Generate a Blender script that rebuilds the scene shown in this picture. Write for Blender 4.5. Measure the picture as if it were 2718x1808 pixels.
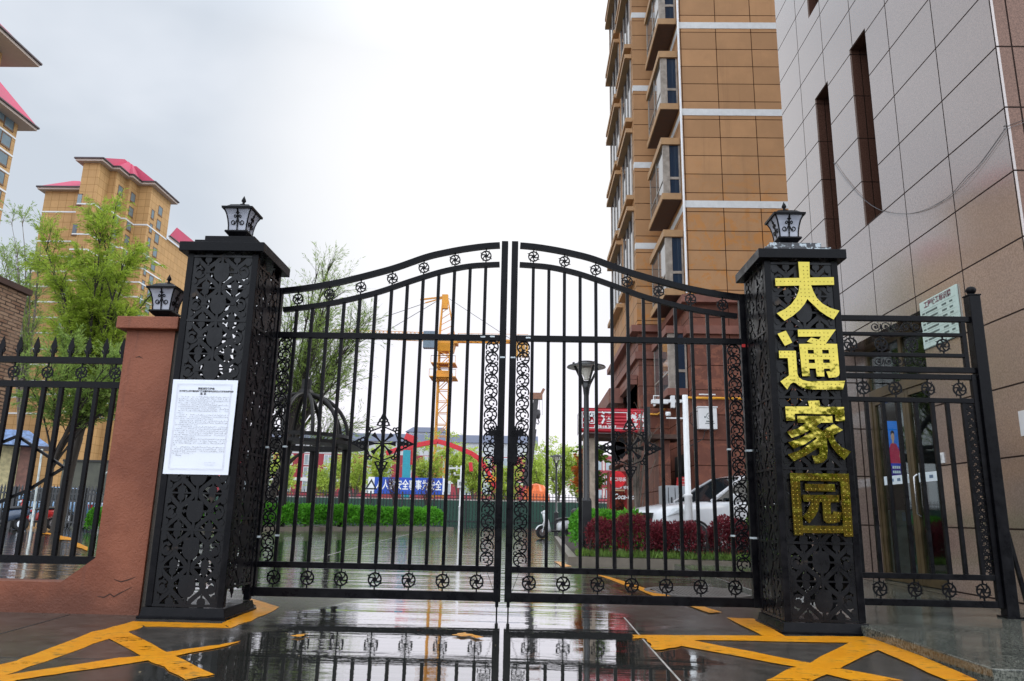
import bpy, math, random
from mathutils import Vector, Matrix
from mathutils.geometry import tessellate_polygon
from mathutils import noise as mnoise

for o in list(bpy.data.objects):
    bpy.data.objects.remove(o, do_unlink=True)
SC = bpy.context.scene
COL = SC.collection
PI = math.pi
V = Vector

# ------------------------------------------------------------------ camera
PW, PH, FPX = 2718.0, 1808.0, 2000.0          # photo size and focal length in photo pixels
CAMZ = 0.85
_up = V((178.2, 8603.7, -2000.0)).normalized()  # zenith seen from the camera
_hy = PH/2 + (-FPX*FPX - (1400 - PW/2)*178.2)/(-8603.7)
_yy = V((1400 - PW/2, -(_hy - PH/2), -FPX)).normalized()
_yy = (_yy - _up*_yy.dot(_up)).normalized()
_xx = _yy.cross(_up)
CR = Matrix((_xx, _yy, _up))                    # camera axes -> world axes
CP = V((0, 0, CAMZ))
cam = bpy.data.cameras.new('camera')
cam.sensor_width = 36.0
cam.lens = 36.0*FPX/PW
cam.clip_start = 0.05
cam.clip_end = 3000
camo = bpy.data.objects.new('camera', cam)
COL.objects.link(camo)
camo.matrix_world = Matrix.Translation(CP) @ CR.to_4x4()
SC.camera = camo

# measured points of the photograph -> points of the place (on a known plane)
def ray(px, py): return CR @ V((px - PW/2, -(py - PH/2), -FPX))
def PY(px, py, y): d = ray(px, py); return CP + d*(y/d.y)
def PX(px, py, x): d = ray(px, py); return CP + d*(x/d.x)
def PZ(px, py, z=0.0): d = ray(px, py); return CP + d*((z - CAMZ)/d.z)
def crop(ox, oy, s): return lambda x, y: (ox + x/s, oy + y/s)

# ------------------------------------------------------------------ sky, sun, exposure
SUN_EL, SUN_AZ = math.radians(40), math.radians(55)      # azimuth from +Y towards +X
W = bpy.data.worlds.new('World'); SC.world = W; W.use_nodes = True
nt = W.node_tree; nt.nodes.clear()
def wn(t, **k):
    n = nt.nodes.new(t)
    for a, b in k.items(): setattr(n, a, b)
    return n
wo = wn('ShaderNodeOutputWorld'); bg = wn('ShaderNodeBackground')
nt.links.new(bg.outputs[0], wo.inputs[0])
sky = wn('ShaderNodeTexSky', sky_type='NISHITA', sun_disc=False, sun_elevation=SUN_EL, sun_rotation=SUN_AZ)
tc = wn('ShaderNodeTexCoord')
def wmath(op, a, b=None, c=None):
    n = wn('ShaderNodeMath', operation=op)
    for i, x in enumerate((a, b, c)):
        if x is None: continue
        if isinstance(x, (int, float)): n.inputs[i].default_value = x
        else: nt.links.new(x, n.inputs[i])
    return n.outputs[0]
def wmix(f, a, b, bt='MIX'):
    n = wn('ShaderNodeMix', data_type='RGBA', blend_type=bt)
    for s, x in ((0, f), (6, a), (7, b)):
        if isinstance(x, (int, float)): n.inputs[s].default_value = x
        elif isinstance(x, tuple): n.inputs[s].default_value = (*x, 1)
        else: nt.links.new(x, n.inputs[s])
    return n.outputs[2]
sep = wn('ShaderNodeSeparateXYZ'); nt.links.new(tc.outputs['Generated'], sep.inputs[0])
# flattened cloud-layer coordinates
zc = wmath('MAXIMUM', sep.outputs[2], 0.03)
zc = wmath('ADD', zc, 0.22)
cmb = wn('ShaderNodeCombineXYZ')
nt.links.new(wmath('DIVIDE', sep.outputs[0], zc), cmb.inputs[0]); nt.links.new(wmath('DIVIDE', sep.outputs[1], zc), cmb.inputs[1])
nz = wn('ShaderNodeTexNoise'); nz.inputs['Scale'].default_value = 1.1; nz.inputs['Detail'].default_value = 5; nz.inputs['Roughness'].default_value = 0.5
nz.inputs['Distortion'].default_value = 0.35
nt.links.new(cmb.outputs[0], nz.inputs['Vector'])
ramp = wn('ShaderNodeMapRange', interpolation_type='SMOOTHERSTEP')
ramp.inputs['From Min'].default_value = 0.36; ramp.inputs['From Max'].default_value = 0.66
nt.links.new(nz.outputs[0], ramp.inputs[0])
cloud = wmix(ramp.outputs[0], (0.625, 0.685, 0.765), (0.80, 0.845, 0.92))
# bright part of the cloud layer in front of the hidden sun
gd = ray(1310, 470).normalized()
dot = wn('ShaderNodeVectorMath', operation='DOT_PRODUCT'); nt.links.new(tc.outputs['Generated'], dot.inputs[0]); dot.inputs[1].default_value = gd
gl = wn('ShaderNodeMapRange', interpolation_type='SMOOTHSTEP'); gl.inputs['From Min'].default_value = 0.925; gl.inputs['From Max'].default_value = 0.999
nt.links.new(dot.outputs['Value'], gl.inputs[0])
cloud = wmix(gl.outputs[0], cloud, (1.03, 1.03, 1.04))
# thin bright layer low over the far side
lowb = wn('ShaderNodeMapRange', interpolation_type='SMOOTHSTEP'); lowb.inputs['From Min'].default_value = 0.36; lowb.inputs['From Max'].default_value = 0.12
nt.links.new(sep.outputs[2], lowb.inputs[0])
lowa = wn('ShaderNodeMapRange', interpolation_type='SMOOTHSTEP'); lowa.inputs['From Min'].default_value = 0.84; lowa.inputs['From Max'].default_value = 0.97
nt.links.new(sep.outputs[1], lowa.inputs[0])
cloud = wmix(wmath('MULTIPLY', lowb.outputs[0], lowa.outputs[0]), cloud, (1.04, 1.01, 1.10))
# overcast layer is brighter overhead and on the open side behind the camera
zen = wn('ShaderNodeMapRange'); zen.inputs['From Min'].default_value = 0.55; zen.inputs['From Max'].default_value = 1.0; zen.inputs['To Min'].default_value = 1.0; zen.inputs['To Max'].default_value = 2.6
nt.links.new(sep.outputs[2], zen.inputs[0])
bk = wn('ShaderNodeMapRange', interpolation_type='SMOOTHSTEP'); bk.inputs['From Min'].default_value = 0.25; bk.inputs['From Max'].default_value = -0.5; bk.inputs['To Min'].default_value = 1.0; bk.inputs['To Max'].default_value = 3.1
nt.links.new(sep.outputs[1], bk.inputs[0])
gain = wmath('MAXIMUM', zen.outputs[0], bk.outputs[0])
skyc = wmix(1.0, cloud, gain, 'MULTIPLY')
nis = wmix(1.0, sky.outputs[0], (0.004, 0.004, 0.004), 'MULTIPLY')
tot = wmix(1.0, skyc, nis, 'ADD')
nt.links.new(tot, bg.inputs[0]); bg.inputs[1].default_value = 1.0

sl = bpy.data.lights.new('sun', 'SUN'); sl.energy = 1.5; sl.angle = math.radians(25); sl.color = (1.0, 0.97, 0.92)
so = bpy.data.objects.new('sun', sl); COL.objects.link(so)
sd = V((math.sin(SUN_AZ)*math.cos(SUN_EL), math.cos(SUN_AZ)*math.cos(SUN_EL), math.sin(SUN_EL)))
so.rotation_euler = sd.to_track_quat('Z', 'Y').to_euler()
SC.view_settings.view_transform = 'Standard'
SC.view_settings.look = 'None'
SC.view_settings.exposure = 0.0
SC.view_settings.gamma = 1.0
SC.view_settings.use_curve_mapping = False
SC.render.engine = 'CYCLES'
SC.cycles.max_bounces = 8
SC.cycles.transparent_max_bounces = 12

# ------------------------------------------------------------------ materials
class NM:
    """small node helper"""
    def __init__(s, name):
        s.m = bpy.data.materials.new(name); s.m.use_nodes = True
        s.t = s.m.node_tree; s.b = s.t.nodes['Principled BSDF']; s.tc = None
    def n(s, t, **k):
        n = s.t.nodes.new(t)
        for a, b in k.items(): setattr(n, a, b)
        return n
    def lk(s, a, b): s.t.links.new(a, b)
    def setin(s, n, i, x):
        if isinstance(x, (int, float)): n.inputs[i].default_value = x
        elif isinstance(x, (tuple, list)): n.inputs[i].default_value = (*x, 1) if len(x) == 3 and n.inputs[i].type == 'RGBA' else tuple(x)
        else: s.lk(x, n.inputs[i])
    def obj(s):
        if not s.tc: s.tc = s.n('ShaderNodeTexCoord')
        return s.tc.outputs['Object']
    def gen(s, scale=(1, 1, 1), coord=None):
        mp = s.n('ShaderNodeMapping'); s.lk(coord or s.obj(), mp.inputs[0]); mp.inputs['Scale'].default_value = scale; return mp.outputs[0]
    def noise(s, scale, detail=4, rough=0.55, vec=None, dist=0.0):
        n = s.n('ShaderNodeTexNoise'); n.inputs['Scale'].default_value = scale; n.inputs['Detail'].default_value = detail
        n.inputs['Roughness'].default_value = rough; n.inputs['Distortion'].default_value = dist
        s.lk(vec or s.obj(), n.inputs['Vector']); return n.outputs[0]
    def mr(s, x, a, b, c=0.0, d=1.0, smooth=True):
        n = s.n('ShaderNodeMapRange'); n.interpolation_type = 'SMOOTHSTEP' if smooth else 'LINEAR'
        for i, v in enumerate((x, a, b, c, d)): s.setin(n, i, v)
        return n.outputs[0]
    def math(s, op, a, b=None, c=None):
        n = s.n('ShaderNodeMath', operation=op)
        for i, x in enumerate((a, b, c)):
            if x is not None: s.setin(n, i, x)
        return n.outputs[0]
    def mix(s, f, a, b, bt='MIX'):
        n = s.n('ShaderNodeMix', data_type='RGBA', blend_type=bt)
        s.setin(n, 0, f); s.setin(n, 6, a); s.setin(n, 7, b); return n.outputs[2]
    def bump(s, h, dist=0.01, strength=1.0):
        n = s.n('ShaderNodeBump'); s.setin(n, 'Distance', dist); s.setin(n, 'Strength', strength)
        s.lk(h, n.inputs['Height']); s.lk(n.outputs[0], s.b.inputs['Normal']); s.lk(n.outputs[0], s.b.inputs['Coat Normal']); return n
    def set(s, **k):
        for a, x in k.items():
            nm = {'col': 'Base Color', 'rough': 'Roughness', 'metal': 'Metallic', 'spec': 'Specular IOR Level', 'alpha': 'Alpha', 'coat': 'Coat Weight', 'trans': 'Transmission Weight', 'ior': 'IOR', 'coatr': 'Coat Roughness', 'coati': 'Coat IOR'}[a]
            s.setin(s.b, nm, x)
        return s
    def xyz(s, vec=None):
        n = s.n('ShaderNodeSeparateXYZ'); s.lk(vec or s.obj(), n.inputs[0]); return n.outputs

MATS = {}
def simple(name, col, rough=0.5, metal=0.0, var=0.25, scale=6.0, bump=0.0, spec=0.5):
    if name in MATS: return MATS[name]
    m = NM(name)
    f = m.noise(scale, 5, 0.6)
    a = tuple(c*(1 - var) for c in col); b = tuple(min(1, c*(1 + var)) for c in col)
    m.set(col=m.mix(m.mr(f, 0.3, 0.7), a, b), rough=m.mr(f, 0.2, 0.8, rough*0.8, min(1, rough*1.2)), metal=metal, spec=spec)
    if bump: m.bump(m.noise(scale*4, 4), bump)
    MATS[name] = m.m
    return m.m

def glassy(name, col, rough=0.05, spec=0.7):
    if name in MATS: return MATS[name]
    m = NM(name)
    m.set(col=m.mix(m.noise(0.8, 2), tuple(c*0.6 for c in col), col), rough=rough, spec=spec)
    MATS[name] = m.m
    return m.m

def foliage(name, dark, light, trans=0.35, scale=1.6):
    if name in MATS: return MATS[name]
    m = NM(name)
    f = m.mr(m.noise(scale, 4, 0.7), 0.33, 0.67)
    g = m.noise(scale*9, 2)
    c = m.mix(f, dark, light)
    c = m.mix(m.mr(g, 0.35, 0.7), c, tuple(min(1, x*1.35) for x in light))
    m.set(col=c, rough=0.5, spec=0.3)
    tl = m.n('ShaderNodeBsdfTranslucent'); m.lk(c, tl.inputs[0])
    mx = m.n('ShaderNodeMixShader'); mx.inputs[0].default_value = trans
    out = m.t.nodes['Material Output']
    m.lk(m.b.outputs[0], mx.inputs[1]); m.lk(tl.outputs[0], mx.inputs[2]); m.lk(mx.outputs[0], out.inputs[0])
    MATS[name] = m.m
    return m.m

def tiled(name, col, joint, tu, tv, ou=0.0, ov=0.0, jw=0.012, rough=0.5, speck=0.0, var=0.15, spec=0.5, stain=None, coat=0.0):
    """wall cladding: joints on a tu x tv grid, u = X or Y whichever runs along the wall"""
    if name in MATS: return MATS[name]
    m = NM(name)
    geo = m.n('ShaderNodeNewGeometry')
    nx = m.xyz(geo.outputs['True Normal'])
    p = m.xyz(geo.outputs['Position'])
    sel = m.math('GREATER_THAN', m.math('ABSOLUTE', nx[0]), 0.6)
    u = m.math('ADD', m.math('MULTIPLY', p[1], sel), m.math('MULTIPLY', p[0], m.math('SUBTRACT', 1.0, sel)))
    def jm(c, t, o):
        d = m.math('ABSOLUTE', m.math('SUBTRACT', m.math('FRACT', m.math('ADD', m.math('DIVIDE', m.math('SUBTRACT', c, o), t), 0.5)), 0.5))
        return m.math('LESS_THAN', m.math('MULTIPLY', d, t), jw/2)
    horiz = m.math('LESS_THAN', m.math('ABSOLUTE', nx[2]), 0.6)
    j = m.math('MULTIPLY', m.math('MAXIMUM', jm(u, tu, ou), jm(p[2], tv, ov)), horiz)
    # tone differs a little from slab to slab
    wn_ = m.n('ShaderNodeTexWhiteNoise', noise_dimensions='2D')
    cb = m.n('ShaderNodeCombineXYZ')
    m.lk(m.math('FLOOR', m.math('DIVIDE', m.math('SUBTRACT', u, ou), tu)), cb.inputs[0]); m.lk(m.math('FLOOR', m.math('DIVIDE', m.math('SUBTRACT', p[2], ov), tv)), cb.inputs[1])
    m.lk(cb.outputs[0], wn_.inputs['Vector'])
    f = m.math('ADD', m.math('MULTIPLY', m.noise(1.3, 5, 0.65, geo.outputs['Position']), 0.7), m.math('MULTIPLY', wn_.outputs[0], 0.3))
    c = m.mix(m.mr(f, 0.3, 0.75), tuple(x*(1 - var) for x in col), tuple(x*(1 + var) for x in col))
    run = m.mr(m.noise(1.7, 5, 0.7, m.gen((2.2, 2.2, 0.10), geo.outputs['Position'])), 0.52, 0.70)
    c = m.mix(m.math('MULTIPLY', run, 0.22), c, tuple(x*0.45 for x in col))
    if stain:
        s1 = m.mr(m.noise(2.2, 8, 0.75, geo.outputs['Position'], 0.8), 0.50, 0.56)
        s2 = m.math('MULTIPLY', m.mr(m.noise(0.5, 2, 0.5, geo.outputs['Position']), 0.34, 0.5), m.mr(p[2], 12.5, 8.5))
        c = m.mix(m.math('MULTIPLY', m.math('MULTIPLY', s1, s2), 0.75), c, stain)
    if speck:
        g = m.noise(55, 3, 0.9, geo.outputs['Position'])
        c = m.mix(m.mr(g, 0.36, 0.64), tuple(x*(1 - speck) for x in col), m.mix(0.5, c, tuple(min(1, x*(1 + speck*1.3)) for x in col)))
    c = m.mix(j, c, joint)
    nj = m.math('SUBTRACT', 1.0, j)
    m.set(col=c, rough=m.math('ADD', m.math('MULTIPLY', j, 0.5), rough), spec=m.math('MULTIPLY', nj, spec), coat=m.math('MULTIPLY', nj, coat), coati=2.0, coatr=0.10)
    m.bump(m.math('SUBTRACT', 1.0, j), 0.004)
    MATS[name] = m.m
    return m.m

iron = NM('black_iron')
f_ = iron.noise(9, 5, 0.65)
iron.set(col=iron.mix(iron.mr(f_, 0.45, 0.75), (0.0035, 0.0035, 0.0048), (0.009, 0.0085, 0.010)), rough=iron.mr(f_, 0.3, 0.7, 0.22, 0.42), spec=0.11)
iron.bump(iron.noise(70, 3), 0.0006)
IRON = iron.m
rusty = NM('weathered_iron')
f_ = rusty.noise(3.5, 6, 0.7)
rusty.set(col=rusty.mix(rusty.mr(f_, 0.60, 0.72), (0.0045, 0.0045, 0.006), (0.045, 0.030, 0.020)), rough=rusty.mr(f_, 0.3, 0.75, 0.22, 0.5), spec=0.24)
PANEL = rusty.m
peel = NM('peeling_black_paint')
f_ = peel.noise(16, 6, 0.7)
peel.set(col=peel.mix(peel.mr(f_, 0.52, 0.58), (0.02, 0.02, 0.025), (0.42, 0.47, 0.50)), rough=0.4)
PEEL = peel.m
gold = NM('gold_sheet')
f_ = gold.noise(12, 5, 0.7)
gold.set(col=gold.mix(gold.mr(f_, 0.66, 0.76), (0.375, 0.305, 0.060), (0.26, 0.18, 0.026)), metal=1.0, rough=gold.mr(f_, 0.3, 0.8, 0.07, 0.18))
gold.bump(gold.noise(4, 3), 0.012)
GOLD = gold.m
WHITE = simple('white_paint', (0.78, 0.78, 0.78), 0.4, var=0.05)
PLASTER = NM('red_brown_render')
f_ = PLASTER.noise(1.6, 6, 0.6); g_ = PLASTER.noise(9, 5, 0.6)
zz_ = PLASTER.xyz()
PLASTER.set(col=PLASTER.mix(PLASTER.mr(f_, 0.35, 0.68), (0.165, 0.050, 0.026), (0.245, 0.082, 0.044)), rough=0.6, spec=0.3)
damp = PLASTER.math('ADD', zz_[2], PLASTER.math('MULTIPLY', PLASTER.noise(2.2, 5, 0.7), 0.55))
stk = PLASTER.mr(PLASTER.noise(5, 4, 0.7, PLASTER.gen((1.6, 1.6, 0.12))), 0.56, 0.66)
base_ = PLASTER.mix(PLASTER.mr(f_, 0.35, 0.68), (0.165, 0.050, 0.026), (0.245, 0.082, 0.044))
PLASTER.set(col=PLASTER.mix(PLASTER.math('MULTIPLY', stk, 0.35), PLASTER.mix(PLASTER.mr(damp, 0.30, 0.62, 0.6, 0.0), base_, (0.085, 0.034, 0.022)), (0.12, 0.045, 0.03)))
PLASTER.bump(PLASTER.math('ADD', PLASTER.math('MULTIPLY', PLASTER.mr(g_, 0.35, 0.75), 0.4), PLASTER.noise(60, 3)), 0.006)
PLASTER = PLASTER.m

# ------------------------------------------------------------------ mesh helpers
class MB:
    def __init__(s): s.v = []; s.f = []; s.sm = []
    def add(s, vs, fs, smooth=False):
        b = len(s.v); s.v.extend(vs); s.f.extend([tuple(i + b for i in f) for f in fs]); s.sm.extend([smooth]*len(fs))
    def box(s, x0, x1, y0, y1, z0, z1):
        vs = [(x, y, z) for z in (z0, z1) for y in (y0, y1) for x in (x0, x1)]
        s.add(vs, [(0, 2, 3, 1), (4, 5, 7, 6), (0, 1, 5, 4), (2, 6, 7, 3), (0, 4, 6, 2), (1, 3, 7, 5)]); return s
    def frust(s, x0, x1, y0, y1, z0, a0, a1, b0, b1, z1):
        vs = [(x, y, z0) for y in (y0, y1) for x in (x0, x1)] + [(x, y, z1) for y in (b0, b1) for x in (a0, a1)]
        s.add(vs, [(0, 2, 3, 1), (4, 5, 7, 6), (0, 1, 5, 4), (2, 6, 7, 3), (0, 4, 6, 2), (1, 3, 7, 5)]); return s
    def beam(s, p, q, w, h=None, up=(0, 0, 1)):
        p, q = V(p), V(q); d = (q - p)
        if d.length < 1e-6: return s
        d.normalize(); u = V(up)
        if abs(d.dot(u)) > 0.99: u = V((0, 1, 0))
        a = d.cross(u).normalized(); b = a.cross(d); h = h or w
        vs = [c + a*i*w/2 + b*j*h/2 for c in (p, q) for j in (-1, 1) for i in (-1, 1)]
        s.add(vs, [(0, 2, 3, 1), (4, 5, 7, 6), (0, 1, 5, 4), (2, 6, 7, 3), (0, 4, 6, 2), (1, 3, 7, 5)]); return s
    def tube(s, pts, r, n=8, cap=True, smooth=True):
        pts = [V(p) for p in pts]; m = len(pts)
        rs = r if isinstance(r, (list, tuple)) else [r]*m
        a = None; vs = []
        for i, p in enumerate(pts):
            d = (pts[min(i + 1, m - 1)] - pts[max(i - 1, 0)])
            if d.length < 1e-9: d = V((0, 0, 1))
            d.normalize()
            if a is None:
                a = d.orthogonal().normalized()
            else:
                a = a - d*a.dot(d)
                a = a.normalized() if a.length > 1e-6 else d.orthogonal().normalized()
            b = d.cross(a)
            for k in range(n):
                t = 2*PI*k/n; vs.append(p + (a*math.cos(t) + b*math.sin(t))*rs[i])
        fs = [(i*n + k, i*n + (k + 1) % n, (i + 1)*n + (k + 1) % n, (i + 1)*n + k) for i in range(m - 1) for k in range(n)]
        s.add(vs, fs, smooth)
        if cap:
            s.add(vs[:n], [tuple(range(n - 1, -1, -1))]); s.add(vs[-n:], [tuple(range(n))])
        return s
    def lathe(s, prof, c=(0, 0, 0), n=24, smooth=True):
        c = V(c); vs = []
        for r, z in prof:
            for k in range(n):
                t = 2*PI*k/n; vs.append((c.x + r*math.cos(t), c.y + r*math.sin(t), c.z + z))
        fs = [(i*n + k, i*n + (k + 1) % n, (i + 1)*n + (k + 1) % n, (i + 1)*n + k) for i in range(len(prof) - 1) for k in range(n)]
        s.add(vs, fs, smooth); return s
    def prism(s, polys, mp, d0, d1):
        """polys: outline [+ holes] in 2D, mp(u, v, d) -> 3D, extruded from depth d0 to d1"""
        flat = [p for pl in polys for p in pl]
        tris = tessellate_polygon([[V((p[0], p[1], 0)) for p in pl] for pl in polys])
        n = len(flat)
        vs = [mp(p[0], p[1], d0) for p in flat] + [mp(p[0], p[1], d1) for p in flat]
        fs = [tuple(t) for t in tris] + [tuple(i + n for i in reversed(t)) for t in tris]
        k = 0
        for pl in polys:
            m = len(pl)
            for i in range(m):
                a, b = k + i, k + (i + 1) % m; fs.append((a, b, b + n, a + n))
            k += m
        s.add(vs, fs); return s
    def strip(s, pts, w, mp, t, closed=False):
        """flat bar of width w following 2D points, thickness t about depth 0"""
        m = len(pts); L = []; R = []
        for i, p in enumerate(pts):
            if closed: a, b = pts[(i - 1) % m], pts[(i + 1) % m]
            else: a, b = pts[max(i - 1, 0)], pts[min(i + 1, m - 1)]
            dx, dy = b[0] - a[0], b[1] - a[1]; l = math.hypot(dx, dy) or 1
            ww = w[i] if isinstance(w, (list, tuple)) else w
            nx, ny = -dy/l*ww/2, dx/l*ww/2
            L.append((p[0] + nx, p[1] + ny)); R.append((p[0] - nx, p[1] - ny))
        vs = []
        for i in range(m): vs += [mp(*L[i], t/2), mp(*R[i], t/2), mp(*R[i], -t/2), mp(*L[i], -t/2)]
        fs = []
        for i in range(m if closed else m - 1):
            a, b = i*4, ((i + 1) % m)*4
            for k in range(4): fs.append((a + k, a + (k + 1) % 4, b + (k + 1) % 4, b + k))
        if not closed: fs += [(0, 3, 2, 1), (m*4 - 4, m*4 - 3, m*4 - 2, m*4 - 1)]
        s.add(vs, fs); return s
    def disc(s, c, rx, ry, mp, t, n=16):
        return s.prism([[(c[0] + rx*math.cos(2*PI*k/n), c[1] + ry*math.sin(2*PI*k/n)) for k in range(n)]], mp, t/2, -t/2)
    def ring(s, c, r, w, mp, t, n=24, ry=None):
        return s.strip([(c[0] + r*math.cos(2*PI*k/n), c[1] + (ry or r)*math.sin(2*PI*k/n)) for k in range(n)], w, mp, t, True)
    def arc(s, c, r, a0, a1, w, mp, t, n=12):
        return s.strip([(c[0] + r*math.cos(math.radians(a0 + (a1 - a0)*k/n)), c[1] + r*math.sin(math.radians(a0 + (a1 - a0)*k/n))) for k in range(n + 1)], w, mp, t)
    def mesh(s, name):
        me = bpy.data.meshes.new(name)
        me.from_pydata([tuple(p) for p in s.v], [], s.f)
        if any(s.sm): me.polygons.foreach_set('use_smooth', s.sm)
        me.update(); return me
    def build(s, name, mat, parent=None, local=False, bevel=0.0):
        return put(name, s.mesh(name), mat, parent, local, bevel)

def put(name, me, mat, parent=None, local=False, bevel=0.0):
    o = bpy.data.objects.new(name, me); COL.objects.link(o)
    if mat: me.materials.clear(); me.materials.append(mat)
    if parent:
        o.parent = parent
        if not local: o.matrix_parent_inverse = Matrix.Translation(-wloc(parent))
        o['wl'] = tuple(wloc(parent)) if local else (0.0, 0.0, 0.0)
    if bevel:
        b = o.modifiers.new('bevel', 'BEVEL'); b.width = bevel; b.segments = 2; b.limit_method = 'ANGLE'
    return o
def wloc(o): return V(o['wl']) if 'wl' in o else (wloc(o.parent) if o.parent else V((0, 0, 0)))
def thing(name, label, cat, loc=(0, 0, 0), rz=0.0, group=None):
    o = bpy.data.objects.new(name, None); COL.objects.link(o); o.empty_display_size = 0.2
    o.location = loc; o.rotation_euler = (0, 0, rz); o['wl'] = tuple(loc)
    return tag(o, label, cat, group)
def tag(o, label, cat, group=None, kind=None):
    o['label'] = label; o['category'] = cat
    if group: o['group'] = group
    if kind: o['kind'] = kind
    return o
def struct(o): o['kind'] = 'structure'; return o
def dup(root, loc, rz=0.0, label=None, group=None):
    r = root.copy(); COL.objects.link(r); r.location = loc; r.rotation_euler = (0, 0, rz); r['wl'] = tuple(loc)
    if label: r['label'] = label
    if group: r['group'] = group
    for ch in list(root.children):
        c = ch.copy(); COL.objects.link(c); c.parent = r
        for g in list(ch.children):
            d = g.copy(); COL.objects.link(d); d.parent = c
    return r
def text_mesh(body, size, fat=0.0, ext=0.0, shear=0.0, align='LEFT', res=2, spacing=1.0):
    c = bpy.data.curves.new('text', 'FONT'); c.body = body; c.size = size; c.offset = fat; c.extrude = ext; c.shear = shear; c.align_x = align; c.resolution_u = res; c.space_character = spacing
    o = bpy.data.objects.new('text', c); me = bpy.data.meshes.new_from_object(o)
    bpy.data.objects.remove(o); bpy.data.curves.remove(c); return me
def lettering(name, body, size, mat, parent, origin, ux=(1, 0, 0), uy=(0, 0, 1), scale=(1, 1), **k):
    me = text_mesh(body, size, **k)
    ux, uy = V(ux), V(uy); uz = ux.cross(uy); o = V(origin)
    for v in me.vertices: v.co = o + ux*v.co.x*scale[0] + uy*v.co.y*scale[1] + uz*v.co.z
    return put(name, me, mat, parent)
# ------------------------------------------------------------------ ground
g = NM('wet_concrete')
p_ = g.xyz()
big = g.noise(0.55, 5, 0.6, dist=0.4)
fine = g.noise(7, 6, 0.7)
# puddle: a long shallow hollow through the gateway and the drive behind it, ragged by noise
hollow = g.math('SUBTRACT', 1.0, g.math('ABSOLUTE', g.math('DIVIDE', g.math('ADD', p_[0], 0.40), 2.1)))
beyond = g.mr(p_[1], 7.2, 9.5, 0.0, 0.62)
pud = g.math('ADD', g.math('MAXIMUM', hollow, beyond), g.math('MULTIPLY', g.math('SUBTRACT', big, 0.5), 1.5))
pm = g.mr(pud, 0.16, 0.40)
col = g.mix(g.mr(fine, 0.3, 0.7), (0.036, 0.031, 0.026), (0.088, 0.077, 0.066))
col = g.mix(g.mr(g.noise(0.9, 3), 0.4, 0.65), col, g.mix(0.5, col, (0.036, 0.036, 0.030)))
col = g.mix(pm, col, (0.030, 0.031, 0.026))
g.set(col=col, rough=g.mr(pm, 0.0, 1.0, 0.22, 0.012), spec=g.mr(pm, 0.0, 1.0, 0.45, 1.0), coat=g.mr(pm, 0.3, 1.0), coatr=0.012, coati=1.8)
rip = g.math('ADD', g.noise(2.0, 2, 0.55, g.gen((0.20, 1.35, 1.0))), g.math('MULTIPLY', g.noise(9, 3, 0.6, g.gen((0.8, 2.6, 1))), 0.10))
dry = g.math('MULTIPLY', g.math('SUBTRACT', 1.0, pm), g.noise(40, 4, 0.7))
g.bump(g.math('ADD', rip, g.math('MULTIPLY', dry, 0.30)), g.mr(p_[1], 6.0, 10.0, 0.0036, 0.024))
GROUND = g.m
mb = MB()
xs = [-900, -200, -60, -20, -8, -4, 0, 4, 8, 20, 60, 200, 900]; ys = [-300, -60, -10, 0, 4, 8, 14, 24, 60, 200, 900]
mb.add([(x, y, 0) for y in ys for x in xs], [(j*len(xs) + i, j*len(xs) + i + 1, (j + 1)*len(xs) + i + 1, (j + 1)*len(xs) + i) for j in range(len(ys) - 1) for i in range(len(xs) - 1)])
struct(mb.build('ground', GROUND))

yl = NM('worn_yellow_paint')
f_ = yl.noise(5, 7, 0.75); f2 = yl.noise(28, 4, 0.7, yl.gen((0.4, 1.0, 1.0)))
c_ = yl.mix(yl.mr(f_, 0.3, 0.7), (0.62, 0.225, 0.003), (0.80, 0.34, 0.008))
c_ = yl.mix(yl.mr(yl.math('ADD', yl.math('MULTIPLY', f_, 0.6), yl.math('MULTIPLY', f2, 0.5)), 0.565, 0.70), c_, (0.16, 0.09, 0.025))
yl.set(col=c_, rough=0.30, spec=0.4, alpha=yl.mr(yl.math('ADD', yl.math('MULTIPLY', yl.noise(3.3, 8, 0.8), 0.75), yl.math('MULTIPLY', f2, 0.25)), 0.565, 0.61, 1.0, 0.0))
yl.bump(yl.noise(60, 3), 0.002)
YELLOW = yl.m
c3 = crop(1680, 1550, 2.2707); c4 = crop(0, 1560, 2.946); c5 = crop(700, 1540, 2.357); c6 = crop(1300, 1150, 2.3827); cL = crop(0, 900, 2.6125); c4b = crop(600, 1150, 2.3825)
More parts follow.
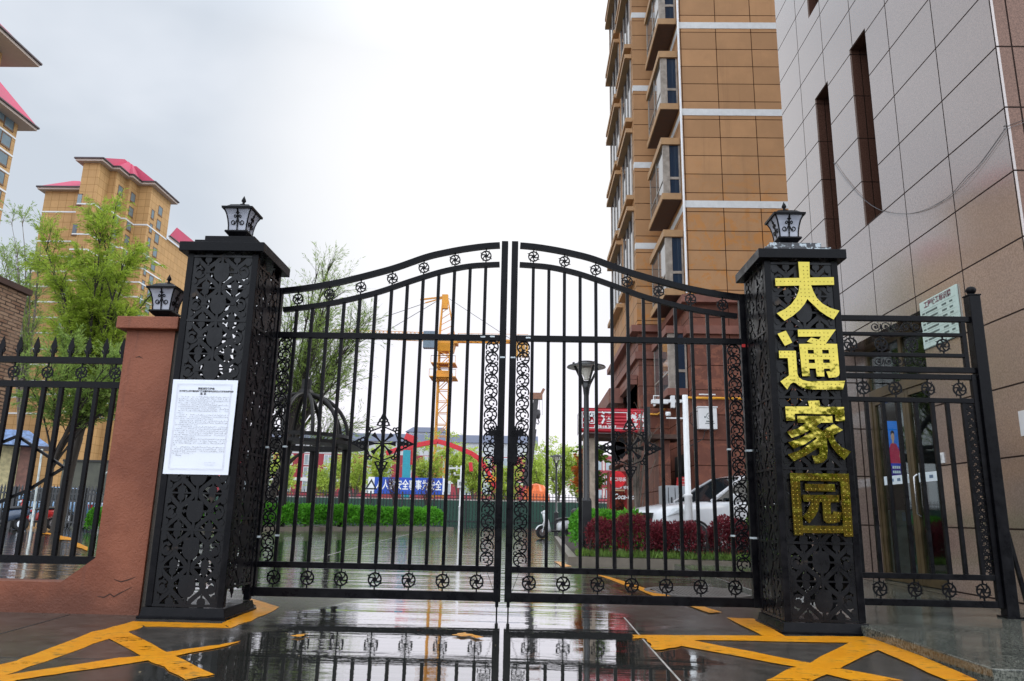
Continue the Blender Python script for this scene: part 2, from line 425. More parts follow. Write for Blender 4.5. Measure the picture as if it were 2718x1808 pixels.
marks = [
 (c4, [(-60, 628), (270, 525), (720, 350), (1050, 265), (1130, 306), (1000, 352), (840, 404), (455, 550), (20, 688), (-60, 715)]),
 (c4, [(1052, 265), (1720, 283), (1800, 318), (1130, 306)]),
 (c4, [(1720, 283), (2010, 165), (1940, 80), (2190, 155), (1960, 262), (1800, 318)]),
 (c4, [(840, 404), (1000, 352), (1370, 540), (1670, 685), (1470, 722), (1200, 590)]),
 (c4, [(-60, 708), (900, 560), (1080, 540), (1370, 500), (1640, 462), (1880, 425), (1800, 455), (1390, 535), (1160, 575), (560, 665), (150, 728), (-60, 760)]),
 (c3, [(0, 312), (900, 318), (1440, 322), (1480, 350), (1330, 358), (400, 342), (160, 360), (60, 330), (0, 335)]),
 (c3, [(80, 330), (370, 345), (1060, 480), (1640, 590), (1330, 592), (1000, 510), (300, 380), (130, 405), (110, 375)]),
 (c3, [(1330, 345), (1460, 322), (1480, 400), (1280, 500), (1090, 592), (800, 592), (960, 515), (1060, 480)]),
 (c3, [(1440, 322), (1500, 335), (2080, 592), (1890, 592), (1470, 402)]),
 (c3, [(570, 208), (720, 215), (920, 322), (780, 318)]),
 (c6, [(670, 898), (740, 908), (1150, 1038), (1040, 1034)]),
 (c6, [(1235, 1088), (1320, 1090), (1470, 1140), (1385, 1142)]),
 (c6, [(410, 815), (440, 815), (520, 845), (460, 850)]),
 (c5, [(1185, 352), (1225, 342), (1262, 338), (1300, 346), (1330, 356), (1380, 366), (1340, 372), (1290, 364), (1230, 362)]),
 (c5, [(178, 358), (220, 350), (278, 346), (250, 358), (200, 366)]),
 (cL, [(390, 1362), (492, 1380), (492, 1398), (400, 1392)]),
 (cL, [(520, 1408), (605, 1445), (605, 1472), (520, 1442)]),
 (cL, [(290, 1340), (352, 1349), (352, 1359), (290, 1353)]),
]
for i, (cf, pl) in enumerate(marks):
    pts = []
    for k in range(len(pl)):
        a, b = pl[k], pl[(k + 1) % len(pl)]
        for t in range(4):
            q = PZ(*cf(a[0] + (b[0] - a[0])*t/4, a[1] + (b[1] - a[1])*t/4))
            j = 0.012
            pts.append((q.x + random.Random(i*97 + k*7 + t).uniform(-j, j), q.y + random.Random(i*31 + k*11 + t).uniform(-j, j)))
    o = MB().prism([pts], lambda u, v, d, z=0.0015 + 0.0007*i: V((u, v, z + d)), 0.0012, 0.0).build('road_marking', YELLOW)
    struct(o)
# casting joints of the slabs
JOINT = simple('joint_filler', (0.33, 0.31, 0.28), 0.5)
DARKJ = simple('dark_joint', (0.015, 0.014, 0.012), 0.5)
for cf, pl, w, m in ((c6, [(850, 1165), (975, 1310), (1090, 1440), (1225, 1590)], 0.012, JOINT), (c4, [(-30, 370), (280, 285), (545, 212)], 0.012, DARKJ), (c4, [(-60, 545), (300, 552), (900, 560), (1500, 575)], 0.006, DARKJ), (c4b, [(560, 795), (900, 700), (1280, 610)], 0.03, JOINT), (cL, [(1400/1.0, 1500), (1650, 1560)], 0.01, DARKJ)):
    pts = [PZ(*cf(*p)) for p in pl]
    mb = MB(); mb.strip([(p.x, p.y) for p in pts], w, lambda u, v, d: V((u, v, 0.0008 + d)), 0.0012)
    struct(mb.build('slab_joint', m))

# ------------------------------------------------------------------ granite entrance platform
WX = 4.75                                   # plane of the granite wall
pl = NM('speckled_granite_step')
n1 = pl.noise(42, 3, 0.9); n2 = pl.noise(2.5, 4)
cc = pl.mix(pl.mr(n1, 0.38, 0.62), (0.035, 0.040, 0.032), (0.20, 0.20, 0.165))
pl.set(col=pl.mix(pl.mr(n2, 0.35, 0.7), cc, pl.mix(0.6, cc, (0.03, 0.035, 0.03))), rough=pl.mr(n1, 0.3, 0.7, 0.07, 0.2), spec=0.55)
pl.bump(pl.noise(6, 3), 0.003, 0.5)
PLINTH = pl.m
mb = MB(); mb.box(2.60, WX + 0.9, 4.55, 13.9, -0.05, 0.075)
for y in (5.5, 6.9, 8.3, 9.7, 11.1): pass
struct(mb.build('entrance_platform', PLINTH, bevel=0.008))

# ------------------------------------------------------------------ granite-clad building on the right
GR = tiled('polished_granite', (0.285, 0.205, 0.170), (0.03, 0.02, 0.017), 1.035, 0.69, 6.975, 0.13, 0.017, 0.14, 0.26, 0.16, 0.9, coat=1.0)
GRF = tiled('honed_granite', (0.20, 0.115, 0.085), (0.03, 0.02, 0.017), 1.035, 0.69, 6.975, 0.13, 0.017, 0.45, 0.30, 0.16, 0.2)  # front face of the polished stone; dark reflections put into a darker, uncoated colour
GRD = tiled('dark_granite', (0.085, 0.042, 0.030), (0.012, 0.009, 0.008), 1.035, 0.69, 6.975, 0.13, 0.010, 0.22, 0.3, 0.2)
R1 = crop(2000, 0, 3.266); R2 = crop(2000, 400, 3.266); R4 = crop(2200, 700, 3.921); R8 = crop(2200, 950, 2.239)
gb = thing('granite_building', 'granite-clad building with tall dark slit windows and a recessed glass entrance', 'building', (WX + 4, 10, 0))
TOP = 26.0
YA, YB_ = 6.96, 13.15
# slit windows: (y near, y far, z low, z high)
sA = (PX(*R2(1118, 520), WX).y, PX(*R2(970, 650), WX).y, PX(*R2(1050, 585), WX).z, PX(*R1(900, 335), WX).z)
sB = (PX(*R1(700, 1400), WX).y, PX(*R1(575, 1400), WX).y, sA[2], PX(*R1(588, 780), WX).z)
sC = (PX(*R1(565, 0), WX).y, PX(*R1(475, 140), WX).y, PX(*R1(520, 85), WX).z, TOP - 2)
dn, df, dtop = 8.95, 11.24, 3.39              # door opening
holes = [sA, sB, (sC[0], sC[1], sC[2], sC[3]), (dn, df, 0.075, dtop)]
def wall_grid(name, holes, y0, y1, z0, z1, x0, x1, mat, parent):
    ys = sorted({y0, y1, *[h[0] for h in holes], *[h[1] for h in holes]}); zs = sorted({z0, z1, *[h[2] for h in holes], *[h[3] for h in holes]})
    solid = lambda y, z: y0 < y < y1 and z0 < z < z1 and not any(h[0] < y < h[1] and h[2] < z < h[3] for h in holes)
    mb = MB()
    for i in range(len(ys) - 1):
        for j in range(len(zs) - 1):
            a, b, c, d = ys[i], ys[i + 1], zs[j], zs[j + 1]; ym, zm = (a + b)/2, (c + d)/2
            if not solid(ym, zm): continue
            mb.add([(x0, a, c), (x0, b, c), (x0, b, d), (x0, a, d)], [(0, 3, 2, 1)])
            mb.add([(x1, a, c), (x1, b, c), (x1, b, d), (x1, a, d)], [(0, 1, 2, 3)])
            for yy, dy in ((a, -0.01), (b, 0.01)):
                if not solid(yy + dy, zm): mb.add([(x0, yy, c), (x1, yy, c), (x1, yy, d), (x0, yy, d)], [(0, 1, 2, 3)])
            for zv, dz in ((c, -0.01), (d, 0.01)):
                if not solid(ym, zv + dz): mb.add([(x0, a, zv), (x1, a, zv), (x1, b, zv), (x0, b, zv)], [(0, 1, 2, 3)])
    return mb.build(name, mat, parent)
wall_grid('side_wall', holes, YA, YB_, 0.03, TOP, WX, WX + 0.025, GR, gb)
mb = MB(); mb.box(WX + 0.0255, WX + 9, YA, YA + 0.3, 0.03, TOP); mb.build('front_wall', GRF, gb)
mb = MB(); mb.box(WX + 0.0255, WX + 9, YB_ - 0.3, YB_, 0.03, TOP); mb.build('rear_wall', GR, gb)
mb = MB(); mb.box(WX + 0.01, WX + 9, YA + 0.02, YB_ - 0.02, TOP + 0.002, TOP + 0.3); mb.build('roof', GRD, gb)
WINGL = glassy('dark_window_glass', (0.02, 0.025, 0.03))
for (a, b, c, d) in (sA, sB, sC):
    fr = MB(); x0, x1 = WX + 0.0253, WX + 0.85
    fr.box(x0, x1, a - 0.15, a - 0.001, c - 0.1, d + 0.1); fr.box(x0, x1, b + 0.001, b + 0.15, c - 0.1, d + 0.1)
    fr.box(x0, x1, a - 0.0005, b + 0.0005, d + 0.001, d + 0.1); fr.box(x0, x1, a - 0.0005, b + 0.0005, c - 0.1, c - 0.001)
    w = fr.build('slit_window', GRD, gb)
    MB().box(x1 - 0.06, x1 - 0.04, a, b, c, d).build('pane', WINGL, w)
# inner faces of the slits are the same dark stone
# lobby behind the entrance
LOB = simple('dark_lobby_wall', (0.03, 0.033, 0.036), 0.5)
BRONZE = simple('bronze_frame', (0.10, 0.072, 0.034), 0.35, metal=0.4)
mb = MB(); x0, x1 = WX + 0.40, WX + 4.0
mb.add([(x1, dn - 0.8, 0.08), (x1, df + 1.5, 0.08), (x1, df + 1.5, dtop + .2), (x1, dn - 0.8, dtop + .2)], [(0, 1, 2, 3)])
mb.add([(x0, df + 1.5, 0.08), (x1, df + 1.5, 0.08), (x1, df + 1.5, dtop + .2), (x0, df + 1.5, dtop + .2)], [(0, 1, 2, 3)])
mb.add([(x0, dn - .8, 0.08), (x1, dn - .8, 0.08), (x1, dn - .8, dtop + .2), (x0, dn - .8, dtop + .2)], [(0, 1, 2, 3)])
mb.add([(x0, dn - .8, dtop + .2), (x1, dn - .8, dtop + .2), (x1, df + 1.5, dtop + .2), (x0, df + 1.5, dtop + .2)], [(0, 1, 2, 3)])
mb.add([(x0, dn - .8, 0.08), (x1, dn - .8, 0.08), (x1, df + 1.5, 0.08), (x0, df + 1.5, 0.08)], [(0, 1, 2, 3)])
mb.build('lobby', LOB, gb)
mb = MB(); a, b = WX + 0.0253, WX + 0.34
mb.box(a, b, dn - 0.12, dn - 0.001, 0.0755, dtop + .12); mb.box(a, b, df + 0.001, df + 0.12, 0.0755, dtop + .12); mb.box(a, b, dn - 0.0005, df + 0.0005, dtop + 0.001, dtop + .12)
mb.build('door_reveal', GR, gb)
# glazed doors in the recess
glass = NM('clear_glass')
lp_t = glass.n('ShaderNodeBsdfTransparent'); lp_t.inputs[0].default_value = (0.74, 0.86, 0.86, 1)
gls = glass.n('ShaderNodeBsdfGlossy'); gls.inputs['Roughness'].default_value = 0.02
fr_ = glass.n('ShaderNodeLayerWeight'); fr_.inputs[0].default_value = 0.12
gm_ = glass.n('ShaderNodeMixShader'); glass.lk(glass.mr(fr_.outputs['Facing'], 0.0, 1.0, 0.05, 0.55, False), gm_.inputs[0]); glass.lk(lp_t.outputs[0], gm_.inputs[1]); glass.lk(gls.outputs[0], gm_.inputs[2])
glass.lk(gm_.outputs[0], glass.t.nodes['Material Output'].inputs[0])
GLASS = glass.m
gx = WX + 0.35
trz = 2.62
mid = 10.2
fr = MB()
for yy in (dn + 0.045, df - 0.03): fr.box(gx - 0.04, gx + 0.04, yy - 0.03, yy + 0.03, 0.08, dtop)
fr.box(gx - 0.05, gx + 0.05, dn + 0.08, df - 0.06, trz, trz + 0.13); fr.box(gx - 0.04, gx + 0.04, dn + 0.08, df - 0.06, dtop - 0.06, dtop - 0.001)
fr.box(gx - 0.035, gx + 0.035, mid - 0.04, mid + 0.04, trz + 0.131, dtop - 0.061)
fr.build('entrance_frame', BRONZE, gb)
MB().box(gx - 0.006, gx + 0.006, dn + 0.076, mid - 0.041, trz + 0.131, dtop - 0.061).build('transom_pane', GLASS, gb)
MB().box(gx - 0.006, gx + 0.006, mid + 0.041, df - 0.061, trz + 0.131, dtop - 0.061).build('transom_pane', GLASS, gb)
for (a, b, hs) in ((dn + 0.08, mid - 0.004, 1), (mid + 0.004, df - 0.065, -1)):
    d = MB()
    for yy in (a + 0.04, b - 0.04): d.box(gx - 0.03, gx + 0.03, yy - 0.04, yy + 0.04, 0.085, trz - 0.006)
    d.box(gx - 0.028, gx + 0.028, a + 0.081, b - 0.081, 0.085, 0.19); d.box(gx - 0.028, gx + 0.028, a + 0.081, b - 0.081, trz - 0.09, trz - 0.006)
    dd = d.build('entrance_door', BRONZE, gb)
    MB().box(gx - 0.005, gx + 0.005, a + 0.08, b - 0.08, 0.191, trz - 0.091).build('pane', GLASS, dd)
    hy = (b - 0.13) if hs > 0 else (a + 0.13)
    MB().tube([(gx - 0.03, hy, 0.95), (gx - 0.075, hy, 0.98), (gx - 0.075, hy, 1.45), (gx - 0.03, hy, 1.48)], 0.012).build('handle', simple('steel', (0.5, 0.5, 0.5), 0.25, metal=1), dd)
    st = MB().box(gx - 0.0075, gx - 0.0052, a + 0.12, b - 0.12, 1.38, 1.50).build('push_sticker', simple('sticker_white', (0.72, 0.8, 0.84), 0.5, var=0.04), dd)
    for k in range(3):
        y = a + 0.18 + (b - a - 0.4)*k/3
        MB().box(gx - 0.009, gx - 0.0078, y, y + 0.09, 1.42, 1.46).build('sticker_mark', simple('sticker_ink', (0.12, 0.2, 0.3), 0.5), st)

# ------------------------------------------------------------------ tan apartment block beyond the car park
OA, OB, OX, OXB, PITCH, B0 = 21.0, 24.6, 4.54, 3.59, 3.02, 9.98
TAN = tiled('tan_cladding', (0.40, 0.215, 0.098), (0.055, 0.022, 0.012), 1.10, 0.604, 5.68, B0 - 0.24, 0.022, 0.6, 0, 0.12, 0.3, stain=(0.46, 0.19, 0.045))
BRN = tiled('brown_cladding', (0.165, 0.062, 0.042), (0.045, 0.018, 0.012), 1.10, 0.70, 5.68, 0.2, 0.022, 0.55, 0, 0.15, 0.3, stain=(0.27, 0.10, 0.06))
BANDW = simple('white_band', (0.62, 0.63, 0.63), 0.5, var=0.06)
LEDGE = simple('tan_ledge', (0.40, 0.235, 0.11), 0.6, var=0.12, scale=3)
BRNL = simple('brown_ledge', (0.20, 0.078, 0.055), 0.6, var=0.15, scale=3)
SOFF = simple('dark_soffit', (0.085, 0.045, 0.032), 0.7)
BLUEG = glassy('blue_window_glass', (0.012, 0.035, 0.07), 0.04, 0.8)
GREYG = glassy('grey_window_glass', (0.10, 0.105, 0.11), 0.05, 0.8)
FRM = simple('grey_window_frame', (0.30, 0.26, 0.22), 0.4)
ab = thing('apartment_block', 'tall tan tiled apartment block with brown lower storeys and stacked bay windows', 'building', (6.5, 27, 0))
OT = 46.0; OC = 6.9
mb = MB()
mb.box(OX, 14, OA, 32.2, OC + 0.3, OT); mb.box(OXB, OX - 0.001, OB, 32.2, OC + 0.3, OT)
mb.build('wall', TAN, ab)
mb = MB()
mb.box(OX + 0.02, 14, OA + 0.02, 32.18, 0, OC); mb.box(OXB + 0.02, OX + 0.019, OB + 0.02, 32.18, 0, OC)
mb.build('lower_wall', BRN, ab)
mb = MB()      # cornice between brown and tan
mb.box(OX - 0.22, 14, OA - 0.22, OB - 0.23, OC, OC + 0.22); mb.box(OXB - 0.22, 14, OB - 0.22, 32.4, OC, OC + 0.22)
mb.box(OX - 0.10, 14, OA - 0.10, OB - 0.23, OC - 0.9, OC - 0.66); mb.box(OXB - 0.10, 14, OB - 0.10, 32.3, OC - 0.9, OC - 0.66)
mb.box(OXB - 0.62, OXB - 0.11, 27.8, 32.3, OC - 1.9, OC - 1.35)
mb.build('cornice', BRNL, ab)
BAND = [B0 + PITCH*k for k in range(0, 12)]
for z in BAND:
    mb = MB(); h = 0.11
    mb.box(OX - 0.012, 14, OA - 0.012, OA + 0.3, z - h, z + h); mb.box(OX - 0.012, OX + 0.1, OA + 0.301, OB, z - h, z + h); mb.box(OXB - 0.012, OX - 0.013, OB - 0.012, OB + 0.2, z - h, z + h)
    mb.build('white_course', BANDW, ab)
mb = MB(); mb.tube([(OX - 0.04, OA - 0.06, 7.2), (OX - 0.04, OA - 0.06, OT)], 0.034, 8); mb.build('downpipe', WHITE, ab)
def bay(zb, ledge, glassmat):
    o = MB(); x0, x1, y0, y1 = 4.0, OX - 0.013, OA + 0.40, 23.9
    o.box(x0 - 0.06, x1, y0 - 0.06, y1 + 0.06, zb + 0.30, zb + 0.50)
    b = o.build('bay_window', ledge, ab)
    MB().box(x0 - 0.06, x1, y0 - 0.06, y1 + 0.06, zb + 2.12, zb + 2.34).build('hood', ledge, b)
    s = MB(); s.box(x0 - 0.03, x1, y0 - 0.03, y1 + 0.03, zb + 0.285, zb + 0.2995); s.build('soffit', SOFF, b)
    f = MB(); w = 0.05
    f.box(x0, x0 + 0.20, y0, y0 + 0.06, zb + 0.501, zb + 2.119); f.box(x1 - w, x1, y0, y0 + 0.06, zb + 0.501, zb + 2.119)
    f.box(x0 + 0.2005, x1 - w, y0, y0 + 0.06, zb + 0.98, zb + 1.06)
    for yy in (y0 + 0.06, (y0 + y1)/2, y1 - w): f.box(x0, x0 + w, yy + 0.001, yy + w, zb + 0.501, zb + 2.119)
    f.box(x0 + 0.001, x0 + w - 0.002, y0 + 0.112, (y0 + y1)/2, zb + 0.98, zb + 1.03); f.box(x0 + 0.001, x0 + w - 0.002, (y0 + y1)/2 + w, y1 - w, zb + 0.98, zb + 1.03)
    f.build('frame', FRM, b)
    MB().box(x0 + 0.2, x1 - 0.051, y0 + 0.02, y0 + 0.035, zb + 0.50, zb + 2.12).build('front_pane', BLUEG, b)
    MB().box(x0 + 0.015, x0 + 0.03, y0 + 0.1, y1, zb + 0.50, zb + 2.12).build('side_pane', GREYG, b)
    MB().box(x0 + 0.04, x1, y1 - 0.04, y1 - 0.001, zb + 0.50, zb + 2.12).build('back_panel', FRM, b)
for k in range(-2, 6):
    bay(B0 + PITCH*k + (0.0 if k > -2 else 0.05), LEDGE if k > -2 else BRNL, BLUEG)
# side elevation towards the drive: two windows on every floor between thick ledges
def side_window(y0, y1, z0, z1, led):
    o = MB(); x = OXB - 0.001
    o.box(x - 0.25, x, y0 - 0.1, y1 + 0.1, z0 - 0.16, z0)
    b = o.build('side_window', led, ab)
    MB().box(x - 0.25, x, y0 - 0.1, y1 + 0.1, z1, z1 + 0.16).build('hood', led, b)
    f = MB()
    n = 3
    for i in range(n + 1): yy = y0 + (y1 - y0 - 0.05)*i/n; f.box(x - 0.05, x - 0.002, yy, yy + 0.05, z0 + 0.001, z1 - 0.001)
    f.build('frame', FRM, b)
    MB().box(x - 0.02, x - 0.003, y0 + 0.02, y1 - 0.02, z0 + 0.002, z1 - 0.002).build('pane', BLUEG, b)
for k in range(-3, 9):
    z = B0 + PITCH*k
    if z + 2.02 < OC < z + 4.5: continue
    for (a, b) in ((25.0, 27.6), (28.4, 31.6)):
        led = LEDGE if z > OC - 1.5 else BRNL
        side_window(a, b, z + 2.02, z + PITCH + 1.43, led)
side_window(25.0, 27.6, 2.6, 5.2, BRNL); side_window(28.4, 31.6, 2.6, 4.9, BRNL)
# ground floor: doorway in the brown wall
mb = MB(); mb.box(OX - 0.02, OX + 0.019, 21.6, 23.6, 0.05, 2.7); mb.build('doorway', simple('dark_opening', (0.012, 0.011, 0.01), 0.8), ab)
# yellow gas pipe along the brown wall
GASY = simple('yellow_gas_pipe', (0.72, 0.33, 0.02), 0.4)
gp = MB(); zp = PY(1900, 1058, OA).z
gp.tube([(OX + 0.3, OA - 0.06, zp), (9, OA - 0.06, zp)], 0.035, 8)
z2 = PY(1740, 1100, OB - .06).z
gp.tube([(3.75, OB - 0.06, z2), (4.2, OB - 0.06, z2), (OX + 0.1, OB - 1.6, z2 + 0.35), (OX - 0.05, OA - 0.06, zp), (OX + 0.3, OA - 0.06, zp)], 0.035, 8)
tag(gp.build('gas_pipe', GASY), 'yellow gas pipe running along the brown cladding of the apartment block', 'pipe')
# vent grille high on the wall
v = thing('wall_vent', 'small white louvred vent low on the tan cladding', 'vent', PY(1857, 793, OA - 0.03))
a = PY(1837, 786, OA); b = PY(1866, 799, OA)
MB().box(a.x, b.x, OA - 0.04, OA - 0.002, b.z, a.z).build('frame', WHITE, v)
mb = MB()
for i in range(1, 3): x = a.x + (b.x - a.x)*i/3; mb.box(x - 0.012, x + 0.012, OA - 0.05, OA - 0.0405, b.z, a.z)
mb.build('slat', simple('vent_dark', (0.08, 0.08, 0.08), 0.6), v)

# ------------------------------------------------------------------ tan towers with pink roofs on the left
TW = tiled('tower_tiles', (0.43, 0.255, 0.105), (0.22, 0.12, 0.045), 1.5, 1.5, 0, 0, 0.06, 0.7, 0, 0.08, 0.3)
PINK = simple('pink_roof_metal', (0.42, 0.040, 0.095), 0.6, var=0.12, scale=0.3)
EAVE = simple('pale_eave', (0.42, 0.34, 0.29), 0.7, var=0.05)
TGL = glassy('tower_window_glass', (0.16, 0.22, 0.25), 0.06, 0.8)
TFR = simple('tower_window_frame', (0.13, 0.065, 0.03), 0.6)
def offset_poly(pl, d):
    n = len(pl); out = []
    for i in range(n):
        p0, p1, p2 = V(pl[i - 1]), V(pl[i]), V(pl[(i + 1) % n])
        e1 = (p1 - p0).normalized(); e2 = (p2 - p1).normalized()
        n1 = V((e1.y, -e1.x)); n2 = V((e2.y, -e2.x))
        out.append(tuple(p1 + (n1 + n2)*d))
    return out
XYZ = lambda u, v, d: V((u, v, d))
def hip_roof(pl, z, rise, over, parent, inset=5.0):
    out = offset_poly(pl, over)
    e = MB().prism([out], XYZ, z + 0.5, z).build('eave', EAVE, parent)
    cx = sum(p[0] for p in pl)/len(pl); cy = sum(p[1] for p in pl)/len(pl)
    base = offset_poly(pl, over + 0.15)
    xs = [p[0] for p in pl]; ys = [p[1] for p in pl]
    hx, hy = (max(xs) - min(xs))/2, (max(ys) - min(ys))/2
    cx, cy = (max(xs) + min(xs))/2, (max(ys) + min(ys))/2
    fx, fy = max(0.15, 1 - inset/max(hx, .1)), max(0.15, 1 - inset/max(hy, .1))
    topp = [(cx + (p[0] - cx)*fx, cy + (p[1] - cy)*fy) for p in base]
    n = len(base); mb = MB()
    vs = [(x, y, z + 0.5) for x, y in base] + [(x, y, z + 0.5 + rise) for x, y in topp]
    tr = tessellate_polygon([[V((x, y, 0)) for x, y in topp]])
    mb.add(vs, [(i, (i + 1) % n, n + (i + 1) % n, n + i) for i in range(n)] + [tuple(k + n for k in t) for t in tr])
    # dark gutter line
    mb.build('roof', PINK, parent)
    g = MB(); 
    for i in range(n): g.beam((*base[i], z + 0.52), (*base[(i + 1) % n], z + 0.52), 0.25, 0.22)
    g.build('gutter', simple('dark_gutter', (0.05, 0.03, 0.035), 0.5), parent)
def tower_window(parent, c, axis, w, h, led=True):
    """axis 'x': in a wall facing +X; axis 'y': in a wall facing -Y"""
    x, y, z = c
    f = MB(); p = MB()
    if axis == 'x':
        f.box(x - 0.1, x + 0.10, y - w/2 - .12, y + w/2 + .12, z - h/2 - .25, z - h/2 - .001); f.box(x - 0.1, x + 0.05, y - w/2 - .12, y - w/2, z - h/2, z + h/2); f.box(x - .1, x + 0.05, y + w/2, y + w/2 + .12, z - h/2, z + h/2); f.box(x - .1, x + .05, y - w/2 - .12, y + w/2 + .12, z + h/2 + .001, z + h/2 + .15)
        p.box(x - .1, x + 0.02, y - w/2 + .001, y + w/2 - .001, z - h/2, z + h/2)
    else:
        f.box(x - w/2 - .12, x + w/2 + .12, y - .1, y + .1, z - h/2 - .25, z - h/2 - .001); f.box(x - w/2 - .12, x + w/2 + .12, y - .05, y + .1, z + h/2 + .001, z + h/2 + .15)
        p.box(x - w/2, x + w/2, y - .02, y + .1, z - h/2, z + h/2)
    o = f.build('window', TFR, parent); p.build('pane', TGL, o)
def courses(pl, zs, parent, mat):
    mb = MB(); out = offset_poly(pl, 0.08)
    for z in zs: mb.prism([out], XYZ, z + 0.14, z - 0.14)
    mb.build('white_course', mat, parent)
tc_ = crop(0, 420, 3.92)
T1 = thing('tower_block', 'tan tower block with stepped pink hipped roof behind the willow', 'building', (*PY(250, 1345, 140).xy, 0))
Y0 = 130.0
xa, xb = PY(205, 540, Y0).x, PY(250, 540, Y0).x
Y1 = Y0 + 3.5; xc = PY(309, 470, Y1).x
Y2 = PX(334, 490, xc).y; xd = PY(345, 490, Y2).x
Y3 = PX(367, 505, xd).y; xe = PY(402, 510, Y3).x
Y4 = PX(452, 552, xe).y
ztop = PY(309, 455, Y1).z
plan = [(xa, Y0), (xb, Y0), (xb, Y1), (xc, Y1), (xc, Y2), (xd, Y2), (xd, Y3), (xe, Y3), (xe, Y4), (xa, Y4)]
MB().prism([plan], XYZ, ztop, 0).build('wall', TW, T1)
hip_roof(plan, ztop, 3.4, 1.0, T1, 6.5)
zb = [PY(309, 420 + 555/3.92, Y1).z - 3.0*k*1.0 for k in (0, 2, 3, 4, 5, 6, 7, 8, 9, 10, 11, 12, 13)]
courses(plan, [z for z in zb if z > 6], T1, BANDW)
# low wing on the left
xw = PY(136, 530, Y0 + 6).x
wz = PY(150, 420 + 345/3.92, Y0 + 4).z
wing = [(xw, Y0 + 4), (xa - 0.01, Y0 + 4), (xa - 0.01, Y0 + 22), (xw, Y0 + 22)]
MB().prism([wing], XYZ, wz, 0).build('side_wing', TW, T1)
hip_roof([(xw, Y0 + 4), (xa - 1.6, Y0 + 4), (xa - 1.6, Y0 + 22), (xw, Y0 + 22)], wz, 3.0, 1.0, T1, 3.5)
courses(wing, [z for z in zb if z < wz - 3 and z > 6], T1, BANDW)
xr = PY(455, 640, Y4 + 2).x - 0.6
wz2 = PX(452, 640, xe).z
wz2 = PY(463, 650, Y4 + 4).z
wing2 = [(xe + .01, Y4 - 1), (xr, Y4 - 1), (xr, Y4 + 16), (xe + .01, Y4 + 16)]
MB().prism([wing2], XYZ, wz2, 0).build('side_wing', TW, T1)
hip_roof([(xe + 1.6, Y4 - 1), (xr, Y4 - 1), (xr, Y4 + 16), (xe + 1.6, Y4 + 16)], wz2, 3.0, 1.0, T1, 3.0)
dz = 3.0
for k in range(14):
    for (px, py, xx) in ((1252/3.92, 420 + 340/3.92, xc), (1382/3.92, 420 + 412/3.92, xd), (1588/3.92, 420 + 585/3.92, xe), (1668/3.92, 420 + 552/3.92, xe)):
        c = PX(px, py, xx); z = c.z - dz*k
        if z > 5: tower_window(T1, (xx, c.y, z), 'x', 1.5 if px < 390 or px > 415 else 0.9, 1.7)
    z = PY(350, 560, Y0).z
c = PY(828/3.92, 420 + 430/3.92, Y0)
for k in range(5): tower_window(T1, (c.x, Y0 - 0.05, c.z - k*2*dz), 'y', 0.8, 2.0)
T2 = thing('tower_block', 'tan tower block with pink eaves cut off by the left edge of the photo', 'building', (*PY(-120, 1345, 100).xy, 0))
t4 = crop(0, 80, 2.906)
YR = 105.0
x2 = PY(48, 335, YR).x
z2 = PY(48, 333, YR).z
pl2 = [(x2 - 24, 55), (x2 - 3, 55), (x2 - 3, 78), (x2, 78), (x2, YR), (x2 - 24, YR)]
MB().prism([pl2], XYZ, z2, 0).build('wall', TW, T2)
hip_roof(pl2, z2, 9.0, 1.8, T2, 6.0)
za = PX(20, 80 + 800/2.906, x2).z
courses(pl2, [PX(40, 80 + 838/2.906, x2).z - 2.95*k for k in range(11)], T2, BANDW)
for k in range(10):
    for (px, py) in ((72/2.906, 80 + 715/2.906), (3/2.906, 80 + 640/2.906)):
        c = PX(px, py, x2)
        tower_window(T2, (x2, c.y, c.z - 2.95*k), 'x', 1.9, 1.75)
# taller rear block of the same tower
yb2 = 92.0; xu = PY(5, 150, yb2).x
zu = PY(6, 143, yb2).z
pu = [(xu - 16, 78), (xu, 78), (xu, yb2), (xu - 16, yb2)]
MB().prism([pu], XYZ, zu, z2 - 0.5).build('upper_block', TW, T2)
hip_roof(pu, zu, 5.5, 3.2, T2, 4.0)
